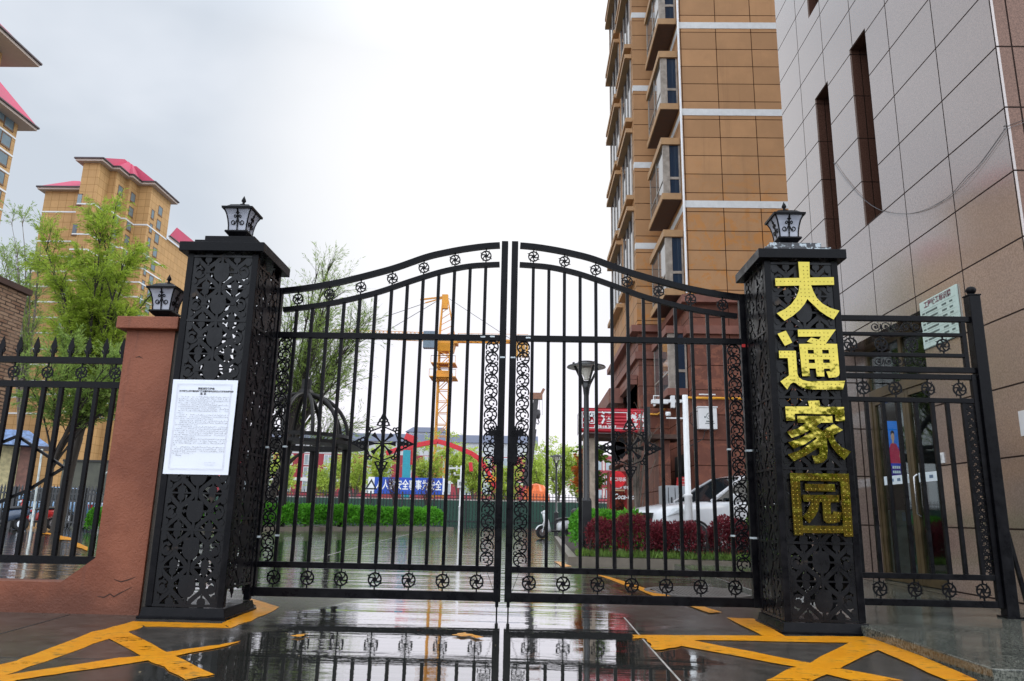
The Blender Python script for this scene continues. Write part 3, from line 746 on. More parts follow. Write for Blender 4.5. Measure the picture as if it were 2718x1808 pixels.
# ------------------------------------------------------------------ iron lattice pillars
def circ(c, r, n=16, ry=None): return [(c[0] + r*math.cos(2*PI*k/n), c[1] + (ry or r)*math.sin(2*PI*k/n)) for k in range(n)]
def lattice(mb, w, z0, z1, mp):
    """cut-metal screen: a chain of oval bosses held by crossing wavy bands, scrolls and lobes in the gaps"""
    h = z1 - z0; n = 10; p = h/n; T = [0.006]
    def t(): T[0] += 0.00006; return T[0]
    hw = w/2
    for s in (-1, 1):
        mb.prism([[(s*hw, z0), (s*(hw - 0.026), z0), (s*(hw - 0.026), z1), (s*hw, z1)]], mp, t()/2, -t()/2)
        for (c0_, c1_, ww) in ((0.082, -0.058, 0.037), (0.172, 0.054, 0.035)):
            mb.strip([(s*(c0_ + c1_*math.cos(2*PI*i/12)), z0 + h*i/(n*12)) for i in range(n*12 + 1)], ww, mp, t())
    for i in range(n + 1):
        z = z0 + p*i
        mb.disc((0, z), 0.040, 0.026, mp, t(), 12)
        for s in (-1, 1):
            # lobes inside the side diamonds
            mb.disc((s*0.128, z + 0.026), 0.034, 0.036, mp, t(), 12); mb.disc((s*0.128, z - 0.030), 0.030, 0.032, mp, t(), 12)
            mb.strip([(s*0.128, z - 0.085), (s*0.128, z + 0.085)], 0.016, mp, t())
            mb.strip([(s*0.04, z), (s*0.225, z)], 0.014, mp, t())
    for i in range(n):
        z = z0 + p*(i + 0.5)
        mb.disc((0, z), 0.070, 0.090, mp, t(), 18)
        for s in (-1, 1):
            mb.disc((s*0.036, z + 0.056), 0.030, 0.030, mp, t(), 10)
            mb.strip([(s*0.03, z), (s*0.14, z)], 0.016, mp, t())
            # scroll with a round terminal against the frame
            mb.strip([(s*(0.196 + (0.044 - 0.0011*k)*math.cos(math.radians(-160 + 22*k))), z + (0.052 - 0.0012*k)*math.sin(math.radians(-160 + 22*k))) for k in range(15)], 0.022, mp, t())
            mb.disc((s*0.196, z - 0.012), 0.024, 0.026, mp, t(), 10); mb.disc((s*(hw - 0.03), z + 0.085), 0.026, 0.026, mp, t(), 10); mb.disc((s*(hw - 0.03), z - 0.085), 0.022, 0.026, mp, t(), 10)
        mb.strip([(0, z - p/2), (0, z + p/2)], 0.022, mp, t())
    for i in range(0, n + 1, 2):
        z = z0 + p*i; mb.prism([[(-hw, z - 0.010), (hw, z - 0.010), (hw, z + 0.010), (-hw, z + 0.010)]], mp, t()/2, -t()/2)
PZT = 3.06                                   # underside of the pillar cap
def pillar(cx, cy, label, tier_mat):
    r = thing('gate_pillar', label, 'pillar', (cx, cy, 0), group='iron lattice gate pillars')
    hw = 0.315
    for sx in (-1, 1):
        for sy in (-1, 1):
            mb = MB(); a, b = sorted((sx*hw, sx*(hw - 0.055))); c, d = sorted((sy*hw, sy*(hw - 0.055)))
            mb.box(a, b, c, d, 0.09, PZT - 0.001); mb.build('corner_post', IRON, r, True, 0.004)
    w = 2*hw - 0.112
    maps = [lambda u, v, d: V((u, -hw + 0.012 - d, v)), lambda u, v, d: V((u, hw - 0.012 - d, v)), lambda u, v, d: V((-hw + 0.012 - d, u, v)), lambda u, v, d: V((hw - 0.012 - d, u, v))]
    for k_, mp in enumerate(maps):
        # the rear and far sheets are hung half a motif lower
        q_ = 0.135*(k_ in (1, 3))
        mb = MB(); lattice(mb, w, 0.10 + q_, PZT - 0.03 + q_ - 0.20*(q_ > 0), mp); mb.build('lattice_panel', PANEL, r, True)
    mb = MB(); mb.frust(-.345, .345, -.345, .345, 0.0, -.325, .325, -.325, .325, 0.085); mb.box(-.355, .355, -.355, .355, 0.0, 0.022)
    mb.build('skirt', IRON, r, True, 0.003)
    mb = MB(); mb.box(-.375, .375, -.375, .375, PZT, PZT + 0.085); mb.build('cap', IRON, r, True, 0.004)
    mb = MB(); mb.box(-.285, .285, -.285, .285, PZT + 0.0852, PZT + 0.135); mb.box(-.225, .225, -.225, .225, PZT + 0.1352, PZT + 0.195)
    mb.build('cap_tier', tier_mat, r, True, 0.003)
    return r
PLX, PLY, PRX, PRY = -2.72, 6.575, 2.335, 6.575
lp = pillar(PLX, PLY, 'black lattice gate pillar with a white notice taped to its front', IRON)
rp = pillar(PRX, PRY, 'black lattice gate pillar carrying four large gold characters', PEEL)

# gold characters, cut from sheet with rows of studs
g1 = crop(2040, 680, 4.126); g2 = crop(2060, 1050, 4.126)
CHARS = [
 ('gold_character', g1, [[[(324, 62), (448, 64), (452, 234), (714, 230), (718, 314), (466, 318), (490, 385), (530, 460), (590, 520), (670, 565), (776, 598), (712, 694), (640, 655), (560, 600), (500, 540), (455, 500), (425, 468), (395, 525), (340, 590), (270, 650), (176, 708), (90, 626), (180, 580), (250, 525), (300, 455), (330, 385), (338, 322), (78, 326), (72, 242), (338, 238)]]]),
 ('gold_character', g1, [[[(98, 850), (190, 816), (260, 946), (178, 982)]],
   [[(112, 1036), (298, 1036), (316, 1290), (330, 1325), (370, 1355), (430, 1370), (838, 1366), (814, 1462), (480, 1460), (400, 1450), (340, 1425), (300, 1390), (270, 1382), (240, 1400), (205, 1460), (130, 1372), (225, 1305), (210, 1116), (118, 1116)]],
   [[(320, 804), (736, 804), (626, 958), (750, 962), (778, 1280), (770, 1308), (740, 1326), (660, 1332), (632, 1262), (680, 1258), (676, 1232), (606, 1232), (612, 1318), (528, 1318), (518, 1230), (444, 1230), (456, 1314), (370, 1314), (334, 962), (490, 958), (420, 936), (466, 892), (550, 914), (576, 880), (324, 882)],
    [(428, 1026), (494, 1026), (498, 1068), (432, 1068)], [(586, 1026), (658, 1026), (662, 1068), (590, 1068)], [(438, 1130), (506, 1130), (510, 1172), (442, 1172)], [(596, 1130), (668, 1130), (672, 1170), (600, 1170)]]]),
 ('gold_character', g2, [[[(100, 120), (364, 120), (348, 58), (472, 54), (484, 122), (744, 126), (754, 280), (652, 278), (644, 206), (204, 198), (208, 274), (112, 274)]],
   [[(230, 224), (614, 224), (622, 296), (495, 298), (440, 334), (506, 390), (545, 362), (632, 312), (734, 378), (625, 434), (655, 505), (715, 565), (822, 614), (748, 704), (675, 640), (610, 560), (566, 462), (552, 468), (566, 600), (558, 690), (515, 735), (430, 744), (392, 656), (450, 662), (478, 630), (468, 568), (330, 655), (196, 720), (128, 646), (280, 590), (448, 472), (430, 456), (320, 530), (198, 582), (132, 514), (270, 465), (392, 398), (372, 376), (280, 428), (172, 464), (118, 396), (240, 360), (330, 298), (238, 296)]]]),
 ('gold_character', g2, [[[(152, 848), (796, 856), (846, 1546), (746, 1544), (740, 1508), (296, 1506), (292, 1530), (200, 1530)], [(262, 930), (704, 940), (734, 1428), (294, 1424)]],
   [[(316, 966), (640, 970), (650, 1052), (322, 1046)]],
   [[(290, 1086), (690, 1090), (692, 1168), (598, 1168), (602, 1290), (612, 1310), (632, 1268), (720, 1280), (718, 1340), (690, 1385), (640, 1400), (560, 1398), (522, 1370), (506, 1168), (474, 1168), (462, 1260), (430, 1320), (364, 1400), (292, 1326), (340, 1270), (376, 1200), (384, 1164), (298, 1160)]]]),
]
def inside(p, pl):
    c = False; n = len(pl)
    for i in range(n):
        a, b = pl[i], pl[i - 1]
        if (a[1] > p[1]) != (b[1] > p[1]) and p[0] < (b[0] - a[0])*(p[1] - a[1])/(b[1] - a[1]) + a[0]: c = not c
    return c
def edge_d(p, pl):
    m = 9
    for i in range(len(pl)):
        a, b = V(pl[i]), V(pl[i - 1]); q = V(p); e = b - a
        t = max(0, min(1, (q - a).dot(e)/max(e.length_squared, 1e-9))); m = min(m, (a + e*t - q).length)
    return m
CY_ = PRY - 0.315 - 0.030
for nm, cf, shapes in CHARS:
    mb = MB()
    for pls in shapes:
        w = [[(lambda q: (q.x, q.z))(PY(*cf(*p), CY_)) for p in pl] for pl in pls]
        mb.prism(w, lambda u, v, d: V((u, CY_ + d, v)), 0.0, 0.024)
        xs = [p[0] for p in w[0]]; zs = [p[1] for p in w[0]]
        st = 0.0335; z = min(zs) + 0.016; row = 0
        while z < max(zs):
            x = min(xs) + 0.016 + (0.5*st if False else 0)
            while x < max(xs):
                if inside((x, z), w[0]) and not any(inside((x, z), h) for h in w[1:]) and min(edge_d((x, z), pl) for pl in w) > 0.0105:
                    r = 0.0055; vs = []
                    for (rr, dd) in ((r, 0.0005), (r*0.75, -0.003), (0.0008, -0.0048)):
                        for k in range(6): vs.append((x + rr*math.cos(k*PI/3), CY_ + dd, z + rr*math.sin(k*PI/3)))
                    mb.add(vs, [(i*6 + k, (i + 1)*6 + k, (i + 1)*6 + (k + 1) % 6, i*6 + (k + 1) % 6) for i in range(2) for k in range(6)], True)
                x += st
            z += st
    mb.build(nm, GOLD, rp)
# stand-off pins behind the characters
mb = MB()
for z in (2.75, 2.2, 1.6, 1.05):
    for x in (-0.12, 0.12): mb.tube([(PRX + x, CY_ + 0.02, z), (PRX + x, CY_ + 0.05, z)], 0.008, 6)
mb.build('mounting_pin', IRON, rp)

# notice taped to the left pillar
cn = crop(420, 990, 5.408)
NY = PLY - 0.315 - 0.012
PAPER = simple('notice_paper', (0.74, 0.77, 0.84), 0.35, var=0.03, scale=3)
INK = simple('ink', (0.03, 0.03, 0.035), 0.6)
INKG = simple('grey_ink', (0.13, 0.12, 0.14), 0.6)
q0, q1, q2, q3 = [PY(*cn(*p), NY) for p in ((218, 92), (1148, 108), (1002, 1466), (64, 1448))]
nt_ = thing('paper_notice', 'white printed notice taped to the front of the left gate pillar', 'notice', q3)
def bil(s, t): return q3.lerp(q2, s).lerp(q0.lerp(q1, s), t)
mb = MB(); N = 10
for sgn, off in ((1, 0.0), (-1, 0.0012)):
    vs = [bil(i/N, j/N) + V((0, off - 0.003*mnoise.noise(V((i*.4, j*.4, 1.3))), 0)) for j in range(N + 1) for i in range(N + 1)]
    mb.add(vs, [((j*(N + 1) + i, j*(N + 1) + i + 1, (j + 1)*(N + 1) + i + 1, (j + 1)*(N + 1) + i) if sgn > 0 else (j*(N + 1) + i, (j + 1)*(N + 1) + i, (j + 1)*(N + 1) + i + 1, j*(N + 1) + i + 1)) for j in range(N) for i in range(N)], True)
mb.build('sheet', PAPER, nt_)
ux = (q2 - q3).normalized(); uy = (q0 - q3).normalized(); PWD = (q2 - q3).length; PHT = (q0 - q3).length
def npos(s, t): return bil(s, t) + V((0, -0.0045, 0))
mb = MB()
for a, b in (((.08, .05), (.92, .05)), ((.08, .955), (.92, .955)), ((.08, .05), (.08, .955)), ((.92, .05), (.92, .955)), ((.095, .06), (.905, .06)), ((.095, .945), (.905, .945)), ((.095, .06), (.095, .945)), ((.905, .06), (.905, .945))):
    mb.beam(npos(*a), npos(*b), 0.0012, 0.0006)
mb.build('border_line', simple('border_grey', (0.45, 0.42, 0.46), 0.6), nt_)
lettering('heading_text', '国家消防救援局', 0.020, INK, nt_, npos(.40, .895), ux, uy, fat=0.0006)
lettering('heading_text', '关于明确人员密集场所门窗设置影响逃生和灭火救援的障碍物的', 0.0165, INK, nt_, npos(.115, .868), ux, uy, fat=0.0005)
lettering('heading_text', '通  告', 0.020, INK, nt_, npos(.44, .84), ux, uy, fat=0.0006)
rnd = random.Random(5); mb = MB()
rows = [(.16, .9), (.11, .9), (.11, .9), (.11, .68), (.16, .88), (.11, .78), (.16, .9), (.11, .9), (.11, .2), (.16, .9), (.11, .9), (.11, .68), (.16, .9), (.11, .9), (.11, .45), (.16, .9), (.11, .9), (.11, .9), (.11, .9), (.11, .9), (.11, .42), (.16, .9), (.11, .9), (.11, .9), (.11, .14), (.16, .9), (.11, .9), (.11, .9), (.11, .42), (.16, .26)]
for i, (a, b) in enumerate(rows):
    t = .81 - i*.0213
    s = a
    while s < b:
        if rnd.random() > .09:
            for k in range(3):
                p = npos(s + rnd.uniform(0, .008), t + rnd.uniform(-.003, .006)); l = rnd.uniform(.003, .007)
                d = ux if rnd.random() < .55 else uy
                mb.beam(p, p + d*l, 0.0017, 0.0005)
        s += .0205
for t, a, b in ((.125, .62, .79), (.10, .62, .76)):
    s = a
    while s < b:
        p = npos(s, t); mb.beam(p, p + ux*.007, 0.003, 0.0005); s += .022
mb.build('small_print', INKG, nt_)

# ------------------------------------------------------------------ pillar lanterns
FROST = NM('frosted_panel'); FROST.set(col=(0.62, 0.63, 0.70), rough=0.35, spec=0.4)
FROST.set(col=FROST.mix(FROST.mr(FROST.noise(4, 3), .3, .7), (0.30, 0.31, 0.36), (0.44, 0.45, 0.50))); FROST = FROST.m
def lantern(loc, label, s=1.0):
    r = thing('pillar_lantern', label, 'lantern', loc, group='lanterns on the gate pillars'); r.scale = (1, 1, 1.12)
    def sq(mb, a, z0, b, z1): mb.frust(-a*s, a*s, -a*s, a*s, z0*s, -b*s, b*s, -b*s, b*s, z1*s)
    mb = MB(); sq(mb, .085, 0, .075, .02); sq(mb, .068, .0201, .060, .05); sq(mb, .075, .0501, .108, .082); sq(mb, .108, .0821, .104, .095); mb.build('base', IRON, r, True)
    # flared body
    prof = [(.082, .0955), (.084, .14), (.092, .19), (.104, .235), (.124, .275)]
    mb = MB()
    for i in range(len(prof) - 1):
        a, z0 = prof[i]; b, z1 = prof[i + 1]
        vs = [(x*a*s, y*a*s, z0*s) for x, y in ((-1, -1), (1, -1), (1, 1), (-1, 1))] + [(x*b*s, y*b*s, z1*s) for x, y in ((-1, -1), (1, -1), (1, 1), (-1, 1))]
        mb.add(vs, [(k, (k + 1) % 4, 4 + (k + 1) % 4, 4 + k) for k in range(4)])
    mb.build('frosted_pane', FROST, r, True)
    def hw(z):
        for i in range(len(prof) - 1):
            if prof[i][1] <= z <= prof[i + 1][1]: return prof[i][0] + (prof[i + 1][0] - prof[i][0])*(z - prof[i][1])/(prof[i + 1][1] - prof[i][1])
        return prof[-1][0]
    mb = MB()
    for sx in (-1, 1):
        for sy in (-1, 1): mb.tube([(sx*a*s, sy*a*s, z*s) for a, z in prof], .007*s, 6)
    for k in range(4):
        R = Matrix.Rotation(k*PI/2, 3, 'Z')
        mp = lambda u, v, d: R @ V((u*s, (-hw(v) - .003)*s - d, v*s))
        mb.strip([(0, .0956), (0, .205)], .011, mp, .006)
        mb.disc((0, .19), .010, .022, mp, .0072, 10); mb.prism([[(-.02, .245), (0, .232), (.02, .245), (.008, .25), (.006, .274), (-.006, .274), (-.008, .25)]], mp, .0033, -.0033); mb.strip([(0, .21), (0, .245)], .012, mp, .0062)
        for q in (-1, 1):
            mb.strip([(q*(.046 + .0135*math.cos(math.radians(t))) if False else q*(.040 + .022*(1 - j/16*.55)*math.cos(math.radians(180 + j*27))), .165 + .022*(1 - j/16*.55)*math.sin(math.radians(180 + j*27))) for j in range(17)], .006, mp, .0058)
            mb.strip([(q*.016, .165), (q*.012, .18), (0.001*q, .19)], .007, mp, .0056)
            mb.strip([(q*(.022 + .014*(1 - j/14*.6)*math.cos(math.radians(200 - j*30))), .214 + .014*(1 - j/14*.6)*math.sin(math.radians(200 - j*30))) for j in range(14)], .006, mp, .0054)
    mb.build('scroll_frame', IRON, r, True)
    mb = MB(); sq(mb, .142, .275, .144, .292); sq(mb, .126, .2921, .085, .325); sq(mb, .088, .3251, .04, .345)
    mb.lathe([(.03*s, .343*s), (.035*s, .352*s), (.012*s, .36*s), (.010*s, .372*s), (.022*s, .384*s), (.018*s, .40*s), (.0*s, .435*s)], n=12); mb.build('hood', IRON, r, True)
    return r
lantern((PLX, PLY, PZT + 0.195), 'black and white lantern on top of the notice pillar')
lantern((PRX, PRY, PZT + 0.195), 'black and white lantern above the gold characters')

# ------------------------------------------------------------------ double gate
GY = 6.97
z3 = crop(600, 600, 2.4125); z4 = crop(600, 1150, 2.3825)
HX, LCX, RCX, HX2 = -2.465, -0.228, -0.188, 2.045
def zc_(x, tab):
    for i in range(len(tab) - 1):
        if tab[i][0] <= x <= tab[i + 1][0]:
            t = (x - tab[i][0])/(tab[i + 1][0] - tab[i][0]); return tab[i][1] + (tab[i + 1][1] - tab[i][1])*t
    return tab[0][1] if x < tab[0][0] else tab[-1][1]
def curve(pl):
    tab = [(0, 0)]*0
    for p in pl: q = PY(*z3(*p), GY); tab.append((q.x - HX, q.z))
    tab.sort()
    L = tab[-1][0]; out = []
    for i in range(81):
        x = L*i/80; out.append(sum(zc_(x + d, tab) for d in (-.09, -.06, -.03, 0, .03, .06, .09))/7)
    return [(L*i/80, z) for i, z in enumerate(out)]
TOPC = curve([(330, 421), (345, 419), (500, 402), (700, 368), (880, 325), (1080, 272), (1300, 193), (1500, 152), (1660, 130), (1790, 123)])
LOWC = curve([(330, 541), (350, 540), (500, 523), (650, 502), (800, 470), (980, 425), (1180, 355), (1380, 292), (1560, 256), (1770, 246)])
GW = LCX - HX
zmid = PY(*z3(900, 706), GY).z; zlow = PY(*z4(900, 842), GY).z; zbot = PY(*z4(900, 1016), GY).z
def rosette_mesh(R):
    mb = MB(); mp = lambda u, v, d: V((u, d, v)); k = R/0.055
    mb.ring((0, 0), R*.86, .0115*k, mp, .008, 28)
    mb.disc((0, 0), .0185*k, .0185*k, mp, .011, 12)
    for i in range(6):
        a = i*60 + 15
        pts = []
        for j in range(7):
            t = j/6; rr = .012*k + (R*.84 - .012*k)*t; aa = math.radians(a + 38*t)
            pts.append((rr*math.cos(aa), rr*math.sin(aa)))
        mb.strip(pts, .0100*k, mp, .0072 + i*.00005)
    for i in range(4):
        a = math.radians(i*90 + 45 + 6); b = a + .22; c = a - .2
        mb.prism([[(R*.84*math.cos(c), R*.84*math.sin(c)), (R*1.22*math.cos(a + .22), R*1.22*math.sin(a + .22)), (R*.9*math.cos(b), R*.9*math.sin(b))]], mp, .0035, -.0035)
    return mb.mesh('rosette')
ROS_S, ROS_L = rosette_mesh(.0555), rosette_mesh(.0655)
for m_ in (ROS_S, ROS_L): m_.materials.append(IRON)
def rosette(c, big, parent, za, zb_):
    o = bpy.data.objects.new('rosette', ROS_L if big else ROS_S); COL.objects.link(o); o.parent = parent; o.location = V(c) - wloc(parent); o['wl'] = tuple(c)
    R = .0655 if big else .0555
    if za is not None: MB().box(c[0] - .006, c[0] + .006, c[1] - .006, c[1] + .006, za, c[2] - R*.82).build('stub', IRON, o)
    if zb_ is not None: MB().box(c[0] - .006, c[0] + .006, c[1] - .006, c[1] + .006, c[2] + R*.82, zb_).build('stub', IRON, o)
    return o
def scroll_strip(mb, x0, x1, z0, z1, y, flip=1):
    """cast vine: a chain of C-scrolls with little rings in the gaps"""
    cx = (x0 + x1)/2; hw = (x1 - x0)/2; mp = lambda u, v, d: V((cx + flip*u, y + d, v)); n = max(2, round((z1 - z0)/(hw*1.62))); p = (z1 - z0)/n
    T = [.006]
    def t(): T[0] += .00004; return T[0]
    r = hw*.86
    for i in range(n):
        z = z0 + p*(i + .5); s = 1 if i % 2 else -1
        mb.arc((0, z), r, 90 - s*115, 90 + s*185, .0135, mp, t(), 16)
        mb.arc((s*r*.18, z + p*.02), r*.52, -s*60 + 90, 90 + s*200, .0115, mp, t(), 12)
        for a in (20, 75, 130, 180):
            aa = math.radians(90 + s*a - s*20)
            mb.strip([(r*.98*math.cos(aa), z + r*.98*math.sin(aa)), (s*r*.18 + r*.54*math.cos(aa + .3), z + r*.54*math.sin(aa + .3))], .0105, mp, t())
        mb.disc((s*r*.45, z - p*.06), r*.17, r*.17, mp, t(), 8)
        mb.ring((-s*hw*.62, z + p*.5), hw*.24, .010, mp, t(), 10)
        mb.strip([(s*r*.3, z + r*.8), (0, z + p*.5), (-s*r*.3, z + p - r*.8)], .013, mp, t())
        mb.strip([(s*r*.9, z + r*.4), (s*r*.35, z + p*.55), (-s*r*.2, z + p*.72)], .0115, mp, t())
    return mb
def medallion(parent, c):
    mb = MB(); mp = lambda u, v, d: V((c[0] + u, c[1] + d, c[2] + v)); T = [.010]
    def t(): T[0] += .0001; return T[0]
    mb.disc((0, 0), .022, .022, mp, t() + .01, 12)
    for k in range(8):
        a = k*PI/4; ca, sa = math.cos(a), math.sin(a)
        l = .125
        mb.strip([(.02*ca, .02*sa), (.075*ca, .075*sa), (l*.85*ca, l*.85*sa), (l*ca, l*sa)], [.012, .018, .036, .046], mp, t())
    mb.ring((0, 0), .158, .012, mp, t(), 8)
    for k in range(8):
        a = k*PI/4; ca, sa = math.cos(a), math.sin(a); rr = .165
        f = lambda u, v: ((rr + v)*ca - u*sa, (rr + v)*sa + u*ca)
        if k % 2 == 0:
            for (u, v, q) in ((-.032, .018, .020), (.032, .018, .020), (-.022, .05, .016), (.022, .05, .016), (0, .082, .014)):
                mb.ring(f(u, v), q, .0115, mp, t(), 10)
            mb.strip([f(0, -.01), f(0, .115)], [.02, .006], mp, t()); mb.disc(f(0, .01), .018, .018, mp, t(), 8)
            mb.strip([f(-.06, .0), f(-.03, .055), f(0, .125)], .012, mp, t()); mb.strip([f(.06, 0), f(.03, .055), f(0, .125)], .012, mp, t())
        else:
            for (u, v, q) in ((-.016, .004, .015), (.016, .004, .015), (0, .026, .013)): mb.ring(f(u, v), q, .0115, mp, t(), 8)
            mb.disc(f(0, .045), .009, .009, mp, t(), 6)
    return mb.build('medallion', IRON, parent)
def leaf(x_h, x_c, label):
    sg = 1 if x_c > x_h else -1
    r = thing('gate_leaf', label, 'gate', (x_h, GY, 0), group='leaves of the black iron double gate')
    X = lambda u: x_h + sg*u
    def bx(nm, u0, u1, y0, y1, z0, z1):
        a, b = sorted((X(u0), X(u1))); return MB().box(a, b, GY + y0, GY + y1, z0, z1).build(nm, IRON, r, bevel=.003)
    zh = TOPC[0][1]; zt = TOPC[-1][1]
    bx('stile', 0, .062, -.03, .03, zbot - .04, zh + .03); bx('stile', GW - .062, GW, -.03, .03, zbot - .04, zt + .035)
    for z, h in ((zmid, .028), (zlow, .026), (zbot, .038)): bx('rail', .0625, GW - .0625, -.024, .024, z - h, z + h)
    for nm, tab, w in (('top_rail', TOPC, .055), ('top_rail', LOWC, .046)):
        mb = MB(); pts = [(u, z) for u, z in tab if .055 < u < GW - .055]
        mb.strip(pts, w, lambda u, v, d: V((X(u), GY + d, v)), .046); mb.build(nm, IRON, r)
    us = [.0625 + (GW - .125)*i/14 for i in range(1, 14)]
    for u in us:
        bx('bar', u - .0150, u + .0150, -.0150, .0150, zmid + .0285, zc_(u, LOWC) - .022)
        bx('bar', u - .0150, u + .0150, -.0150, .0150, zlow + .0265, zmid - .0285)
    for i in range(7):
        u = us[2*i] if i < 7 else 0
        za, zb_ = zc_(u, LOWC), zc_(u, TOPC)
        rosette((X(u), GY, (za + zb_)/2 - .002), False, r, za + .02, zb_ - .024)
        rosette((X(u), GY, (zbot + .038 + zlow - .026)/2), True, r, zbot + .0385, zlow - .0265)
    for a, b in ((.064, us[0] - .018), (us[-1] + .018, GW - .064)):
        c, d = sorted((X(a), X(b))); mb = MB(); scroll_strip(mb, c, d, zlow + .03, zmid - .032, GY, sg); mb.build('scroll_panel', IRON, r)
    medallion(r, (X(us[6]), GY - .022, PY(*z3(1020, 1395), GY).z))
    # pull handle plate with a fan of leaves and a spiral
    hz = PY(1330, 1180, GY).z; mb = MB(); mp = lambda u, v, d: V((x_c - sg*.03 + (-sg)*u, GY - .036 + d, hz + v))
    mb.prism([[(-.035, -.155), (.03, -.15), (.055, -.125), (.062, -.07), (.052, 0), (.065, .06), (.07, .10), (.02, .14), (-.03, .14)]], mp, .012, -.008)
    for k in range(7):
        a = math.radians(62 + 21*k - 40); mb.strip([(.05 + .02*math.cos(a), .075 + .02*math.sin(a)), (.06 + .085*math.cos(a - .35), .085 + .085*math.sin(a - .35))], [.022, .012], mp, .018 + k*.0003)
    for k in range(5):
        a = math.radians(-150 + 32*k); mb.strip([(.03, -.135), (.03 + .07*math.cos(a), -.135 + .06*math.sin(a))], [.02, .01], mp, .017 + k*.0003)
    mb.strip([((.034 - .0017*j)*math.cos(j*.5) + .012, (.034 - .0017*j)*math.sin(j*.5) + .098) for j in range(19)], .009, mp, .034)
    mb.build('pull_plate', IRON, r)
    mb = MB(); x = x_c - sg*.03; gz = 0.0
    mb.box(x - .014, x + .014, GY - .014, GY + .014, zbot - .085, zbot - .041); mb.tube([(x, GY, zbot - .08), (x, GY, .0)], .007, 8); 
    mb.build('drop_bolt', IRON, r)
    mb = MB(); mb.beam((x - sg*.09, GY, zlow - .03), (x - sg*.032, GY, zbot + .05), .004, .004); mb.build('stay_wire', IRON, r)
    mb = MB()
    for z in (zmid + .02, .95, zbot + .35): a, b = sorted((X(-.07), X(.01))); mb.box(a, b, GY + .0305, GY + .05, z - .05, z + .05)
    mb.build('hinge', IRON, r)
    return r
TAPE = simple('pale_tape', (.45, .50, .52), .45)
l1 = leaf(HX, LCX, 'black iron gate leaf hung beside the notice pillar')
l2 = leaf(HX2, RCX, 'black iron gate leaf hung beside the gold lettered pillar')
for lf, xh, sg, zs in ((l1, HX, 1, (1.42, .62)), (l2, HX2, -1, (1.47, .70))):
    for z in zs: MB().box(min(xh - sg*.002, xh + sg*.064), max(xh - sg*.002, xh + sg*.064), GY - .032, GY + .032, z - .009, z + .009).build('tape_band', TAPE, lf)
    u = .0625 + (GW - .125)/14
    for z in (zs[0] + .01, zs[1] + .015): MB().box(xh + sg*u - .017, xh + sg*u + .017, GY - .017, GY + .017, z - .008, z + .008).build('tape_band', TAPE, lf)
for x, z in ((LCX - .22, zmid + .006), (LCX - .13, zmid + .010), (RCX + .17, zmid + .004), (LCX - .03, zmid - .19), (RCX + .03, zmid - .19)):
    MB().box(x - .022, x + .022, GY - .0262 if abs(z - zmid) < .1 else GY - .032, GY - .0242, z - .007, z + .007).build('paint_scrape', TAPE, l1 if x < -.2 else l2)
mb = MB(); a = PY(*crop(1300, 600, 2.412)(1628, 766), GY - .034); mb.box(a.x - .02, a.x + .012, GY - .036, GY - .031, a.z - .014, a.z + .014); mb.build('red_tape', simple('red_tape', (.6, .03, .03), .5), l2)

# ------------------------------------------------------------------ wicket and fence panel between pillar and granite wall
r4 = crop(2200, 700, 3.921); r8 = crop(2200, 950, 2.239)
WXA, WXP = 2.66, 4.19
ZR = [PY(*r4(800, y), GY).z for y in (575, 738, 952, 1103, 1176, 1420)]
zl8 = PY(*r8(700, 1302), GY).z; zb8 = PY(*r8(700, 1460), GY).z
post = thing('fence_post', 'square black post with a ball finial in front of the granite wall', 'post', (WXP, GY, .075))
ptop = PY(*r4(1600, 345), GY).z
MB().box(WXP - .052, WXP + .052, GY - .052, GY + .052, .075, ptop).build('shaft', IRON, post, bevel=.004)
MB().box(WXP - .058, WXP + .058, GY - .058, GY + .058, ptop + .0005, ptop + .012).build('top_plate', IRON, post)
MB().lathe([(.02, .012), (.018, .022), (.036, .035), (.046, .055), (.046, .07), (.034, .088), (.012, .098), (0, .1)], (WXP, GY, ptop), 16).build('ball', IRON, post)
MB().box(WXP - .075, WXP + .075, GY - .075, GY + .075, .0755, .09).build('base_plate', IRON, post)
mb = MB(); mb.beam((WXP + .052, GY, .85), (WXP + .17, GY, .085), .03, .03); mb.build('brace', IRON, post)
pn = thing('wicket_railing', 'black railing panel with rosettes above the wicket', 'railing', (WXA, GY, ZR[3]))
x1 = WXP - .053
def rail(p, nm, xa, xb, z, h, y=GY, d=.022): return MB().box(xa, xb, y - d, y + d, z - h, z + h).build(nm, IRON, p, bevel=.003)
rail(pn, 'rail', WXA, x1, ZR[0], .026); 
for z, h in ((ZR[1], .016), (ZR[2], .017)): rail(pn, 'rail', WXA, x1 - .09, z, h)
rail(pn, 'rail', WXA, x1, ZR[3], .026)
MB().box(x1 - .089, x1 - .05, GY - .02, GY + .02, ZR[3] + .0265, ZR[0] - .0265).build('stile', IRON, pn)
for px, py in ((225, 828), (545, 845), (860, 850), (1190, 862)):
    c = PY(*r4(px, py), GY); rosette((c.x, GY, (ZR[1] + ZR[2])/2), True, pn, ZR[2] + .0172, ZR[1] - .0162)
